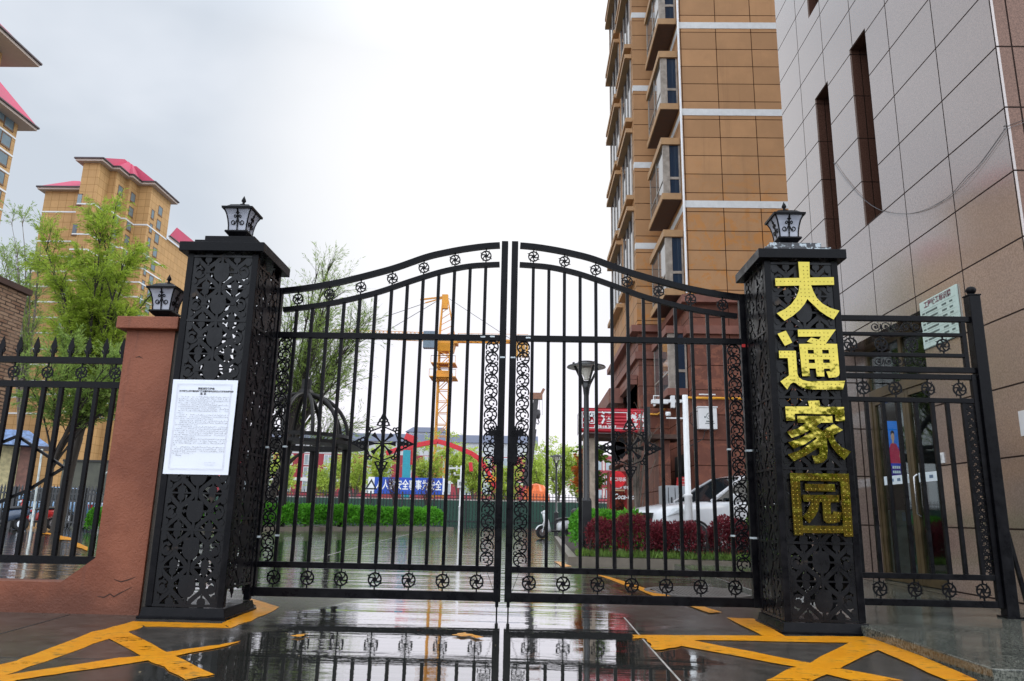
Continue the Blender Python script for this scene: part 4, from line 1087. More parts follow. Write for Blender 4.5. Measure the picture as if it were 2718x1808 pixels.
def scrolls(p, xa, xb, za, zb_):
    mb = MB(); cz = (za + zb_)/2; h = (zb_ - za)/2*.92; T = [.007]
    mp = lambda u, v, d: V((u, GY + d, cz + v))
    n = 5; w = (xb - xa)/n
    for i in range(n):
        cx = xa + w*(i + .5); T[0] += .0002; s = 1 if i % 2 else -1
        mb.strip([(cx + (h*.95)*(1 - j/26*.8)*math.cos(j*.36*s), (h*.95)*(1 - j/26*.8)*math.sin(j*.36*s)) for j in range(24)], .008, mp, T[0])
        mb.strip([(cx + h*.9, 0), (cx + w*.5, -s*h*.6), (cx + w*.62, s*h*.9)], .008, mp, T[0] + .0001); mb.disc((cx, 0), .012, .012, mp, T[0] + .00015, 8)
    mb.build('scroll_panel', IRON, p)
a = PY(*r4(430, 660), GY).x; b = PY(*r4(960, 690), GY).x
scrolls(pn, a, b, ZR[1] + .017, ZR[0] - .027); scrolls(pn, a, b, ZR[3] + .027, ZR[2] - .018)
wk = thing('wicket_gate', 'narrow black iron wicket gate in front of the glass entrance', 'gate', (WXA, GY, zb8))
for a, b in ((WXA, WXA + .045), (x1 - .05, x1 - .003)): MB().box(a, b, GY - .024, GY + .024, zb8 - .03, ZR[4] + .026).build('stile', IRON, wk, bevel=.003)
for z, h in ((ZR[4], .024), (ZR[5], .022), (zl8, .024), (zb8, .028)): MB().box(WXA + .0455, x1 - .0505, GY - .021, GY + .021, z - h, z + h).build('rail', IRON, wk, bevel=.003)
xs8 = [PY(*r8(x, 600), GY).x for x in (-50, 48, 146, 250, 350, 440, 548, 648, 738, 836)]
for x in xs8:
    if x > WXA + .06 and x < x1 - .06: MB().box(x - .016, x + .016, GY - .016, GY + .016, zl8 + .0245, ZR[5] - .0225).build('bar', IRON, wk)
for px in (205, 395, 590, 777):
    c = PY(*r8(px, 188), GY); rosette((c.x, GY, (ZR[4] + ZR[5])/2 - .001), True, wk, ZR[5] + .0225, ZR[4] - .0245)
for px in (305, 512, 715, 918):
    c = PY(*r8(px, 1380), GY); rosette((c.x, GY, (zl8 + zb8)/2), True, wk, zb8 + .0285, zl8 - .0245)
mb = MB(); scroll_strip(mb, xs8[-1] + .02, x1 - .052, zl8 + .028, ZR[5] - .025, GY, 1); mb.build('scroll_panel', IRON, wk)

# ------------------------------------------------------------------ rendered pier and dwarf wall on the left, with railing
q2_ = crop(0, 800, 1.5556); cl = crop(0, 900, 2.6125)
FY = 6.41
def fp(x, y): q = PY(*q2_(x, y), FY); return (q.x, q.z)
rw = thing('rendered_pier', 'red-brown rendered pier and low wall beside the notice pillar', 'wall', (-3.5, FY, 0))
xr_ = fp(712, 140)[0] - .0; xr2 = fp(575, 1290)[0]; xr_ = (xr_ + xr2)/2 + .005
xl_ = (fp(520, 200)[0] + fp(405, 1000)[0])/2
ztp = fp(620, 120)[1]; zch = fp(400, 1062)[1]; zlo = fp(250, 1165)[1]; xch = fp(252, 1165)[0]
outline = [(-9, -.02), (xr_, -.02), (xr_, ztp), (xl_, ztp), (xl_, zch), (xch, zlo), (-9, zlo)]
MB().prism([outline], lambda u, v, d: V((u, FY + d, v)), 0.0, .32).build('wall', PLASTER, rw, bevel=.01)
MB().box(xr_ + .001, xr_ + .045, FY + .02, FY + .30, 0.0, ztp).build('raw_edge', simple('raw_concrete', (.07, .06, .05), .8, bump=.01), rw)
capz = fp(620, 70)[1]
MB().box(xl_ - .075, xr_ + .06, FY - .075, FY + .395, ztp + .0005, capz).build('coping', PLASTER, rw, bevel=.008)
ck = MB()
rnd = random.Random(3)
for pts in ([(402, 1218), (430, 1222), (455, 1208), (470, 1220), (490, 1208), (545, 1180)], [(470, 1148), (500, 1158), (530, 1150), (560, 1138)], [(560, 232), (575, 228), (590, 236)]):
    w = [fp(*p) for p in pts]; ck.strip(w, [.004] + [.010]*(len(w) - 2) + [.003], lambda u, v, d: V((u, FY - .0008 + d, v)), .001)
ck.build('crack', simple('crack_dark', (.035, .014, .009), .9), rw)
lantern(((xl_ + xr_)/2 + .02, FY + .16, capz), 'black and white lantern on the red-brown rendered pier', .95)
RY = FY + .16
rl = thing('iron_railing', 'spear-topped black railing standing on the low red-brown wall', 'railing', (-4.5, RY, zlo))
zA, zB2, zC = [PY(*cl(450, y), RY).z for y in (148, 316, 1532)]
xe_ = xl_ - .002
for z, h in ((zA, .028), (zB2, .028), (zC, .032)): MB().box(-8.5, xe_, RY - .022, RY + .022, z - h, z + h).build('rail', IRON, rl)
bxs = [PY(*cl(x, 600), RY).x for x in (20, 140, 268, 395, 520, 640, 757)]
sp = (bxs[-1] - bxs[0])/6
bxs = [bxs[-1] - sp*i for i in range(0, 28)]
for x in bxs:
    if x < -8.4: continue
    MB().box(x - .017, x + .017, RY - .017, RY + .017, zC + .0325, zB2 - .0285).build('bar', IRON, rl)
spm = MB(); mp = lambda u, v, d: V((u, d, v))
spm.box(-.010, .010, -.010, .010, 0, .06)
spm.prism([[(-.012, .05), (-.034, .075), (-.030, .05), (-.02, .035), (.02, .035), (.030, .05), (.034, .075), (.012, .05), (.028, .095), (.012, .15), (0, .185), (-.012, .15), (-.028, .095)]], mp, .006, -.006)
spm = spm.mesh('spear'); spm.materials.append(IRON)
for x in [bxs[-1] + 0, *bxs]:
    xx = x + .03
    if xx > xe_ - .03 or xx < -8.4: continue
    o = bpy.data.objects.new('spear_point', spm); COL.objects.link(o); o.parent = rl; o.location = V((xx, RY, zA + .0285)) - wloc(rl)
x = bxs[0] + .03
for i in range(12):
    xx = PY(*cl(800, 228), RY).x - i*(PY(*cl(800, 228), RY).x - PY(*cl(95, 228), RY).x)/3
    if xx > -8.3: rosette((xx, RY, (zA + zB2)/2), False, rl, zB2 + .0285, zA - .0285)
mb = MB()
zz = [(0, 722), (125, 672), (445, 890), (200, 1045), (0, 1130)]
w = [PY(*cl(*p), RY + .03) for p in zz]
w = [w[0] + V((-1.2, 0, -.3))] + w + [w[-1] + V((-1.2, 0, -.25))]
for a, b in zip(w[:-1], w[1:]): mb.beam(a, b, .022, .026, up=(0, 1, 0))
mb.build('zigzag_brace', IRON, rl)
# ------------------------------------------------------------------ vegetation helpers
BARK = simple('bark', (0.030, 0.023, 0.018), 0.85, var=.35, scale=5, bump=.01)
BARKL = simple('pale_bark', (0.13, 0.105, 0.085), 0.85, var=.3, scale=5)
F_WILLOW = foliage('willow_leaf', (0.15, 0.23, 0.025), (0.34, 0.44, 0.055), .55)
F_DARKW = foliage('grey_green_leaf', (0.11, 0.19, 0.045), (0.27, 0.37, 0.09), .6)
F_LIGHT = foliage('spring_leaf', (0.26, 0.36, 0.055), (0.46, 0.56, 0.11), .5, .5)
F_HEDGE = foliage('hedge_leaf', (0.022, 0.12, 0.010), (0.12, 0.38, 0.03), .35, 2.5)
F_PURPLE = foliage('purple_leaf', (0.062, 0.011, 0.016), (0.19, 0.027, 0.038), .3, 2.5)
F_GRASS = foliage('grass_blade', (0.05, 0.11, 0.02), (0.16, 0.26, 0.05), .3, 2.5)
F_RED = foliage('copper_leaf', (0.22, 0.05, 0.015), (0.50, 0.16, 0.03), .35, 1.2)
F_MIX = foliage('mixed_leaf', (0.05, 0.14, 0.02), (0.16, 0.28, 0.03), .35, 1.2)
def rv(r): 
    while True:
        p = V((r.uniform(-1, 1), r.uniform(-1, 1), r.uniform(-1, 1)))
        if p.length_squared <= 1: return p
def leaf_quad(mb, p, d, l, w, r):
    d = d.normalized() if d.length > 1e-6 else V((0, 0, -1)); s = d.cross(rv(r)); 
    if s.length < 1e-4: s = d.orthogonal()
    s = s.normalized()*w/2
    mb.v += [p, p + d*l*.5 + s, p + d*l, p + d*l*.5 - s]; b = len(mb.v) - 4
    mb.f.append((b, b + 1, b + 2, b + 3)); mb.sm.append(False)
def bez(a, b, c, n): return [a*(1 - t)**2 + b*2*t*(1 - t) + c*t*t for t in (i/n for i in range(n + 1))]
def tree(name, label, group, base, env, seed, limbs=9, subs=7, twigs=5, leaves=10, ll=.12, lw=.03, trunk_r=.16, trunk_h=2.0, droop=.5, fol=None, bark=None, lean=(0, 0), tw=(.4, .9), clump=.05, fill=1.0):
    """env: (centre, radii) of the crown; limbs run from the trunk top to points in it and carry finer and finer shoots"""
    r = random.Random(seed); root = thing(name, label, 'tree', base, group=group)
    ec, er = V(env[0]), V(env[1]); B = V(base)
    T = MB(); L = MB()
    top = B + V((lean[0], lean[1], trunk_h))
    T.tube(bez(B, B + V((lean[0]*.2, lean[1]*.2, trunk_h*.6)), top, 5), [trunk_r*(1.25 - .5*i/5) for i in range(6)], 8)
    def inenv(k=1.0):
        q = rv(r); q = q.normalized()*(q.length**.6)*k; return ec + V((q.x*er.x, q.y*er.y, q.z*er.z))
    for i in range(limbs):
        e = inenv()
        if r.random() < .75: e.z = max(e.z, ec.z - er.z*.25 + r.random()*er.z*.6)
        s = top + (B - top)*r.uniform(0, .22)
        m = s + (e - s)*.45 + V((0, 0, (e - s).length*.16)) - V(((e - s).x, (e - s).y, 0))*.16
        pl = bez(s, m, e, 8); r0 = trunk_r*r.uniform(.35, .62)
        T.tube(pl, [max(.008, r0*(1 - .88*k/8)) for k in range(9)], 6, cap=False)
        for j in range(subs):
            t = r.uniform(.28, 1.0); k = min(7, int(t*8)); p = pl[k].lerp(pl[k + 1], t*8 - k)
            d = (pl[k + 1] - pl[k]).normalized(); ln = r.uniform(.22, .5)*min(er.x, er.z)*(1.25 - .5*t)
            dd = (d*.9 + rv(r)*.85 + V((0, 0, .35))).normalized()
            e2 = p + dd*ln; sp = bez(p, p + dd*ln*.5 + V((0, 0, ln*.1)), e2 - V((0, 0, droop*ln*.15)), 5)
            T.tube(sp, [max(.005, r0*.30*(1 - .85*q/5)) for q in range(6)], 4, cap=False)
            for q in range(twigs):
                t2 = r.uniform(.15, 1.0); k2 = min(4, int(t2*5)); p2 = sp[k2].lerp(sp[k2 + 1], t2*5 - k2)
                d2 = (dd + rv(r)*1.0 + V((0, 0, .15))).normalized(); l2 = r.uniform(*tw)
                e3 = p2 + d2*l2 - V((0, 0, droop*l2*.55)); tp = bez(p2, p2 + d2*l2*.55, e3, 4)
                T.tube(tp, [.006, .005, .004, .003, .002], 3, cap=False, smooth=False)
                if r.random() > fill: continue
                for u in range(leaves):
                    t3 = r.uniform(.05, 1.0); k3 = min(3, int(t3*4)); p3 = tp[k3].lerp(tp[k3 + 1], t3*4 - k3) + rv(r)*clump
                    leaf_quad(L, p3, (tp[k3 + 1] - tp[k3]).normalized()*.9 + rv(r)*.5 - V((0, 0, droop)), ll*r.uniform(.6, 1.3), lw*r.uniform(.7, 1.3), r)
    T.build('trunk', bark or BARK, root); L.build('crown', fol or F_WILLOW, root)
    return root
def hedge(name, label, group, path, width, z0, height, n, seed, fol, ll=.07, lw=.035, stems=0, top=.08, cat='hedge'):
    """clipped hedge along a path: leaves through a rounded box, twigs inside"""
    r = random.Random(seed); pts = [V(p) for p in path]; root = thing(name, label, cat, (pts[0].x, pts[0].y, z0), group=group)
    seg = [(pts[i + 1] - pts[i]).length for i in range(len(pts) - 1)]; tot = sum(seg); L = MB(); S = MB()
    def at(d):
        for i, s in enumerate(seg):
            if d <= s or i == len(seg) - 1: return pts[i].lerp(pts[i + 1], min(1, d/s)), (pts[i + 1] - pts[i]).normalized()
            d -= s
    for i in range(n):
        d = r.uniform(0, tot); c, t = at(d); nrm = V((-t.y, t.x, 0))
        # shell-weighted cross-section
        a = r.uniform(0, PI); rr = 1 - abs(r.gauss(0, .22))
        u = math.copysign(abs(math.cos(a))**.45, math.cos(a))*rr; v = abs(math.sin(a))**.45*rr
        hh = height*(1 + top*mnoise.noise(V((d*1.7, seed, 0))) + top*.6*mnoise.noise(V((d*5, seed, 3))))
        en = min(1, .35 + 2.2*min(d, tot - d)/max(width, .1)); 
        p = c + nrm*(u*width/2*en) + V((0, 0, z0 - c.z + .06 + v*hh*(.55 + .45*en)))
        leaf_quad(L, p + rv(r)*.02, nrm*u*.6 + V((0, 0, .7*v)) + rv(r)*.9, ll*r.uniform(.6, 1.4), lw*r.uniform(.7, 1.3), r)
    for i in range(stems):
        d = r.uniform(0, tot); c, t = at(d); nrm = V((-t.y, t.x, 0)); p = c + nrm*r.uniform(-.35, .35)*width; p.z = z0 - .02
        for k in range(3):
            e = p + V((r.uniform(-.14, .14), r.uniform(-.14, .14), height*r.uniform(.6, .95)))
            S.tube([p, p.lerp(e, .5) + rv(r)*.03, e], [.008, .006, .003], 3, cap=False, smooth=False)
    L.build('foliage', fol, root)
    if S.v: S.build('stems', BARK, root)
    return root

# ------------------------------------------------------------------ trees
c0 = crop(0, 420, 3.92); cA = crop(0, 900, 2.6125); cB = crop(700, 950, 3.135); cC = crop(1340, 950, 3.485)
def env(px, py, wx, wz, y, ry=None):
    c = PY(px, py, y); k = y/2000*1.0; return ((c.x, y, c.z), (wx*k, (ry or wx*k*.9), wz*k*1.03))
b = PZ(165, 1395)
y = 26.0
tree('willow_tree', 'big willow with fresh green shoots behind the spear-topped railing', 'willows in new leaf', (PY(160, 1345, y).x, y, 0), env(232, 765, 172, 258, y), 11, limbs=22, subs=12, twigs=10, leaves=22, ll=.20, lw=.026, trunk_r=.17, trunk_h=3.2, droop=.45, fol=F_WILLOW, lean=(.3, 0), tw=(.4, 1.0))
tree('lower_willow', 'smaller dark willow under the big willow', 'willows in new leaf', (PY(120, 1345, 24).x, 24, 0), env(240, 1020, 200, 140, 24), 15, limbs=14, subs=10, twigs=7, leaves=18, ll=.18, lw=.028, trunk_r=.10, trunk_h=2.4, droop=.35, fol=F_DARKW, tw=(.4, .9))
y = 38.0
tree('pale_tree', 'thin sparse tree between the two tan towers', 'willows in new leaf', (PY(20, 1345, y).x, y, 0), env(45, 700, 100, 150, y), 21, limbs=15, subs=9, twigs=7, leaves=13, ll=.20, lw=.035, trunk_r=.15, trunk_h=4.5, droop=.3, fol=F_DARKW, tw=(.5, 1.2), bark=BARKL)
y = 43.0
tree('willow_tree', 'feathery willow leaning over the domed pavilion', 'willows in new leaf', (PY(705, 1360, y).x, y, 0), env(820, 945, 195, 275, y), 33, limbs=30, subs=12, twigs=8, leaves=9, ll=.30, lw=.032, trunk_r=.26, trunk_h=3.6, droop=.25, fol=F_DARKW, lean=(.9, 0), tw=(.8, 1.9), clump=.09, bark=BARK, fill=.85)
tree('slim_tree', 'slim pale tree beside the rendered pier lantern', 'willows in new leaf', (PY(440, 1345, 45).x, 45, 0), env(450, 820, 45, 90, 45), 8, limbs=7, subs=6, twigs=5, leaves=8, ll=.16, lw=.05, trunk_r=.12, trunk_h=5, fol=F_DARKW, bark=BARKL, tw=(.5, 1.1))
spots = [(745, 1255, 50, 60, 92), (870, 1280, 45, 45, 96), (935, 1240, 55, 55, 90), (1005, 1230, 45, 60, 96), (1130, 1225, 50, 70, 100), (1215, 1215, 38, 60, 98), (1255, 1250, 40, 60, 94), (1330, 1290, 40, 55, 88), (1428, 1240, 45, 75, 86), (1480, 1235, 42, 80, 92), (1535, 1240, 40, 70, 90)]
desc = ['left of the pavilion columns', 'beside the pavilion columns', 'between the pavilion and the teal mast', 'behind the teal mast', 'left of the tower crane mast', 'right of the tower crane mast', 'behind the red pump boom', 'behind the gap of the double gate', 'behind the mobile crane', 'behind the small park lamp', 'beside the shop sign']
for i, (px, py, wx, wz, yy) in enumerate(spots):
    base = (PY(px, 1365, yy).x, yy, 0)
    tree('background_tree', 'pale spring-green tree ' + desc[i], 'pale green trees beyond the fence', base, env(px, py, wx, wz, yy), 100 + i, limbs=11, subs=7, twigs=5, leaves=11, ll=.38, lw=.12, trunk_r=.16, trunk_h=1.8, droop=.5, fol=F_LIGHT, bark=BARKL, tw=(.7, 1.6), clump=.25)
# small bare purple-leafed trees by the hedge
F_BARE = foliage('brown_bud', (0.07, 0.03, 0.02), (0.16, 0.07, 0.045), .2)
for px, py, wz, s, lab in ((1045, 1300, 55, 3, 'bare young tree behind the clipped hedge left of the banner middle'), (1132, 1290, 70, 4, 'bare young tree with dark red buds behind the hedge end')):
    tree('young_tree', lab, 'young trees behind the hedge', (PY(px, 1365, 47).x, 47, 0), env(px, py, 22, wz, 47), s, limbs=8, subs=6, twigs=4, leaves=3, ll=.1, lw=.05, trunk_r=.06, trunk_h=1.2, droop=0, fol=F_BARE, bark=simple('dark_bark', (.05, .03, .028), .8), tw=(.3, .7), fill=.6)
y = 23.5
tree('copper_tree', 'small tree with copper and green leaves below the red shop sign', 'trees by the shop', (PY(1555, 1375, y).x, y, 0), env(1572, 1225, 34, 62, y), 51, limbs=9, subs=6, twigs=5, leaves=11, ll=.12, lw=.06, trunk_r=.05, trunk_h=1.2, fol=F_MIX, tw=(.2, .5), bark=BARK)
tree('copper_tree', 'copper-leafed shrub in front of the green tree by the shop', 'trees by the shop', (PY(1548, 1375, 23).x, 23, 0), env(1548, 1232, 20, 42, 23), 52, limbs=7, subs=5, twigs=5, leaves=10, ll=.11, lw=.06, trunk_r=.04, trunk_h=1.1, fol=F_RED, tw=(.2, .4), bark=BARK)
y = 18.0
tree('bare_shrub', 'leafless shrub of upright twigs beside the drinks cabinet', 'trees by the shop', (PY(1690, 1380, y).x, y, .1), env(1705, 1180, 38, 110, y), 61, limbs=16, subs=4, twigs=2, leaves=1, ll=.05, lw=.03, trunk_r=.05, trunk_h=.3, droop=0, fol=F_BARE, bark=BARKL, tw=(.2, .5), fill=.4)

# ------------------------------------------------------------------ hedges and planting beds
KERB = simple('kerb_stone', (0.15, 0.125, 0.095), 0.4, var=.2, scale=2.5, bump=.004)
SOIL = simple('wet_soil', (0.035, 0.026, 0.018), 0.8)
def bed(name, label, cat, loop, h, kw=.14):
    r = thing(name, label, cat, (*loop[0], 0)); n = len(loop)
    inner = offset_poly(loop, -kw)
    MB().prism([loop, inner], XYZ, h, 0).build('kerb', KERB, r)
    MB().prism([offset_poly(loop, -kw - .001)], XYZ, h - .03, 0).build('soil', SOIL, r)
    j = MB()
    for i in range(n):
        a, b_ = V(loop[i]), V(loop[(i + 1) % n]); L = (b_ - a).length; d = (b_ - a)/L; nn = V((d.y, -d.x))
        for k in range(1, int(L/.9)): p = a + d*k*.9 + nn*.0005; j.beam((*p, h*.02), (*p, h - .002), .012, .006, up=(nn.x, nn.y, 0))
    j.build('kerb_joint', DARKJ, r)
    return r
A, Bp = PZ(640, 1411), PZ(1215, 1399)
A = V((PZ(600, 1411).x - 2, 31.5, 0)); Bp = V((PY(1206, 1368, 44).x, 44, 0))
nl = (Bp - A).normalized(); nn = V((-nl.y, nl.x, 0))
bed('hedge_bed', 'kerbed planting bed under the long bright green hedge', 'planter', [tuple(A.xy), tuple((Bp).xy), tuple((Bp + nn*3).xy), tuple((A + nn*3).xy)], .14)
hedge('clipped_hedge', 'long bright green clipped hedge in front of the pavilion', 'clipped hedges', [A + nn*.75 + nl*.3, Bp + nn*.75 - nl*.4], 1.1, .1, .96, 24000, 7, F_HEDGE, ll=.15, lw=.09, top=.16)
# planter in the car park on the right
ks = crop(1500, 1180, 3.734)
p0 = PZ(*ks(0, 1180)); p1 = PZ(*ks(1850, 1225))
x0p = .78; y0p = 14.75; y1p = 14.05
bed('car_park_planter', 'kerbed planter with red and green shrubs between the drive and the white car', 'planter', [(x0p, y0p), (6.2, y1p - .2), (6.2, 15.85), (2.4, 15.95), (1.95, 30), (1.05, 30)], .12)
hedge('red_hedge', 'dark red leafed hedge along the planter kerb, left of the white camera pole', 'red hedges of the planter', [(1.15, 15.15, 0), (2.25, 15.1, 0), (2.75, 15.0, 0)], .62, .13, .66, 6200, 17, F_PURPLE, ll=.06, lw=.028, stems=60, top=.16)
hedge('red_hedge', 'dark red leafed hedge in front of the car bonnet', 'red hedges of the planter', [(2.45, 15.0, 0), (3.35, 14.85, 0)], .62, .13, .60, 4600, 19, F_PURPLE, ll=.06, lw=.028, stems=50, top=.16)
hedge('red_hedge', 'dark red leafed hedge to the right of the white camera pole', 'red hedges of the planter', [(3.45, 14.85, 0), (4.25, 14.75, 0)], .6, .13, .66, 4400, 18, F_PURPLE, ll=.06, lw=.028, stems=45, top=.14)
hedge('green_bush', 'yellow-green bush at the right end of the planter', 'bushes of the planter', [(4.15, 15.0, 0), (4.9, 14.8, 0)], .75, .13, .84, 5200, 21, F_MIX, ll=.065, lw=.04, stems=20, cat='bush', top=.2)
hedge('green_hedge', 'bright green low hedge behind the dark red shrubs', 'bushes of the planter', [(1.3, 19.0, 0), (1.6, 17.2, 0), (2.25, 16.1, 0)], .6, .13, .78, 6000, 22, F_HEDGE, ll=.09, lw=.06, top=.14)
# grass along the kerb
r = random.Random(9); G = MB()
for i in range(5200):
    x = r.uniform(.95, 6.0); yb = y0p + (y1p - .2 - y0p)*(x - x0p)/(6.2 - x0p) + .15; yy = yb + abs(r.gauss(0, .28)); 
    if yy > 15.8: continue
    p = V((x, yy, .12)); leaf_quad(G, p, V((r.uniform(-.5, .5), r.uniform(-.5, .5), 1)), r.uniform(.06, .19), .014, r)
tag(G.build('grass', F_GRASS), 'rough green grass along the planter kerb', 'grass', kind='stuff')
hedge('round_shrub', 'small bright green shrub by the dark fence, seen past the rendered pier', 'bushes of the planter', [(PY(262, 1345, 27).x - .3, 27, 0), (PY(262, 1345, 27).x + .35, 27, 0)], .7, 0, .75, 2600, 23, F_HEDGE, ll=.08, lw=.05, cat='bush')

# ------------------------------------------------------------------ pavilion with dome ribs
PVM = simple('pavilion_metal', (0.010, 0.009, 0.009), 0.5, spec=.25)
yv = 38.0; kk = yv/2000
ctr = PY(785, 1365, yv); rad = 176*kk; zr = PY(785, 1186, yv).z; zr2 = PY(785, 1164, yv).z; zt = PY(785, 1046, yv).z
pv = thing('pavilion', 'dark open pavilion with a flat ring roof and arched dome ribs', 'pavilion', (ctr.x, yv, 0))
MB().lathe([(rad*.70, zr + .25), (rad, zr + .16), (rad, zr), (rad*.72, zr - .06), (rad*.6, zr - .05), (rad*.6, zr + .2), (rad*.70, zr + .25)], (ctr.x, yv, 0), 40, False).build('ring_roof', PVM, pv)
MB().lathe([(rad*.62, zr2), (rad*.72, zr2), (rad*.72, zr2 + .16), (rad*.62, zr2 + .16), (rad*.62, zr2)], (ctr.x, yv, 0), 40, False).build('upper_ring', PVM, pv)
for k in range(10):
    a = k*PI/5 + .18; R_ = rad*.67
    pts = [(ctr.x + R_*math.cos(t)*math.cos(a), yv + R_*math.cos(t)*math.sin(a), zr2 + .1 + (zt - zr2 - .1)*math.sin(t)) for t in [j*PI/2/10 for j in range(11)]]
    MB().tube(pts, .105, 6).build('dome_rib', PVM, pv)
MB().lathe([(.38, zt - .1), (.42, zt + .05), (.36, zt + .2), (.26, zt + .25), (.26, zt + .75), (0, zt + .8)], (ctr.x, yv, 0), 16, False).build('finial', PVM, pv)
for k in range(6):
    a = k*PI/3 + .55; MB().tube([(ctr.x + rad*.68*math.cos(a), yv + rad*.68*math.sin(a), 0), (ctr.x + rad*.68*math.cos(a), yv + rad*.68*math.sin(a), zr)], .14, 10).build('column', PVM, pv)

# ------------------------------------------------------------------ park lamps, camera poles
LAMPB = simple('lamp_black', (0.010, 0.010, 0.012), 0.3)
MILK = simple('milky_bulb', (0.7, 0.66, 0.58), 0.25, var=.04)
def park_lamp(loc, h, label, wide):
    r = thing('park_lamp', label, 'lamp post', loc, group='park lamps'); s = h/4.05
    MB().frust(-.105*wide, .105*wide, -.105*wide, .105*wide, 0, -.10*wide, .10*wide, -.10*wide, .10*wide, 1.08).build('base', LAMPB, r, True, .01)
    MB().lathe([(.105*wide, 1.081), (.09*wide, 1.12), (.066, 1.14), (.056, 3.25*s), (.062, 3.28*s), (.075, 3.40*s), (.12, 3.55*s), (.0, 3.56*s)], (0, 0, 0), 14).build('pole', LAMPB, r, True)
    zs = 3.86*s
    for k in range(4):
        a = k*PI/2 + .5; MB().beam((.09*math.cos(a), .09*math.sin(a), 3.50*s), (.34*math.cos(a), .34*math.sin(a), zs + .08), .028, .045).build('arm', LAMPB, r, True)
    MB().lathe([(.43, zs), (.42, zs + .025), (.25, zs + .075), (.20, zs + .08), (.19, zs + .12), (0, zs + .125)], (0, 0, 0), 28).build('shade', LAMPB, r, True)
    MB().lathe([(.42, zs - .003), (.0, zs + .02)], (0, 0, 0), 28).build('reflector', simple('lamp_white', (.6, .6, .58), .5), r, True)
    MB().lathe([(.05, zs - .28), (.055, zs - .22), (.115, zs - .12), (.12, zs - .02)], (0, 0, 0), 16).build('bulb', MILK, r, True)
    return r
lb = PY(1557, 1375, 16.4)
park_lamp((lb.x, 16.4, .12), 4.15, 'tall black park lamp standing in the planter', 1.0)
q = PY(1476, 1372, 46); park_lamp((q.x, 46, 0), PY(1476, 1209, 46).z*1.03, 'distant black park lamp behind the white scooter', 1.3)
def camera_pole(x, y, z0, h, r0, label, box_z=None, arm=1):
    r = thing('camera_pole', label, 'pole', (x, y, z0), group='white camera poles')
    MB().lathe([(r0*1.25, 0), (r0*1.25, h*.36), (r0*1.4, h*.365), (r0*1.4, h*.375), (r0, h*.38), (r0*.95, h), (0, h + .01)], (0, 0, 0), 14).build('pole', WHITE, r, True)
    mb = MB(); mb.box(-arm*.62 if arm > 0 else 0, 0 if arm > 0 else .5, -.03, .03, h - .16, h - .10); mb.box(-.30, -.22, -.05, .05, h - .27, h - .02); mb.build('arm', WHITE, r, True)
    mb = MB(); mb.box(-.70, -.36, -.055, .055, h - .19, h - .11); mb.box(-.66, -.62, -.02, .02, h - .24, h - .191); mb.box(-.66, -.50, -.01, .01, h - .03, h - .015); mb.box(-.66, -.645, -.01, .01, h - .11, h - .0305); mb.box(-.515, -.50, -.01, .01, h - .11, h - .0305); mb.build('camera', WHITE, r, True)
    mb = MB(); mb.box(-.40, 0, -.02, .02, h - .5, h - .47); mb.lathe([(.05, h - .44), (.06, h - .40), (.05, h - .36), (0, h - .36)], (-.36, 0, 0), 10); mb.build('lower_bracket', WHITE, r, True)
    if box_z:
        b = MB().box(-.18, .12, -.20, -.06, box_z, box_z + .42).build('box', WHITE, r, True, .01)
        MB().box(-.10, .04, -.2015, -.2005, box_z + .12, box_z + .30).build('box_emblem', simple('pale_emblem', (.35, .38, .38), .5), b, True)
    return r
q = PY(1829, 1385, 15.6); zt_ = PY(1822, 1049, 15.6).z
camera_pole(q.x, 15.6, .12, zt_ - .12, .062, 'white camera pole in the planter in front of the parked white car')
q = PY(1221, 1368, 40); camera_pole(q.x, 40, 0, PY(1222, 1236, 40).z, .07, 'slim white camera pole with a small box at the end of the hedge', 2.2)
# red band on the near pole is a sticker
MB().box(q.x, q.x, 0, 0, 0, 0)
# thin poles at the far left
for a, b_, yy, lab in (((88, 1372), (112, 1192), 22, 'thin pale pole leaning beside the parked dark scooter'), ((268, 1340), (276, 1262), 28.5, 'thin pale pole with a hooked top by the dark fence')):
    p, t = PY(*a, yy), PY(*b_, yy); p.z = 0
    o = MB().tube([p, t], .03, 8); 
    if yy > 25: o.tube([t, t + V((.1, 0, .12)), t + V((.3, 0, .1))], .03, 6)
    tag(o.build('thin_pole', simple('pale_pole', (.55, .6, .58), .4)), lab, 'pole', 'thin poles')

# ------------------------------------------------------------------ fences and walls at the back
GREENF = simple('green_hoarding_sheet', (0.010, 0.055, 0.035), .5, var=.15, scale=.8)
def far_fence(name, label, x0, x1, y, zt, zg, step, sheet=True):
    r = thing(name, label, 'fence', ((x0 + x1)/2, y, 0))
    if sheet:
        MB().box(x0, x1, y + .06, y + .08, 0, zg).build('green_sheet', GREENF, r)
        MB().box(x0, x1, y + .055, y + .085, zg + .001, zg + .10).build('pale_capping', simple('pale_capping', (.5, .45, .42), .6), r)
    mb = MB(); n = int((x1 - x0)/step)
    for i in range(n + 1):
        x = x0 + step*i; mb.beam((x, y, .05), (x, y, zt - .18), .05); mb.frust(x - .05, x + .05, y - .02, y + .02, zt - .18, x - .002, x + .002, y - .002, y + .002, zt)
    mb.build('pickets', LAMPB, r)
    mb = MB(); 
    for z in (zt - .34, zt - .62, .25): mb.box(x0, x1, y - .03, y + .03, z - .035, z + .035)
    mb.build('rails', LAMPB, r)
    for i in range(0, n + 1, 10):
        x = x0 + step*i; MB().box(x - .07, x + .07, y - .07, y + .07, 0, zt - .1).build('post', LAMPB, r)
    return r
yf = 72.0
far_fence('boundary_fence', 'long black spiked fence backed with green sheeting at the far side', PY(560, 1350, yf).x, PY(1640, 1370, yf).x, yf, PY(1100, 1303, yf).z, PY(1100, 1326, yf).z, .30)
yf = 30.0
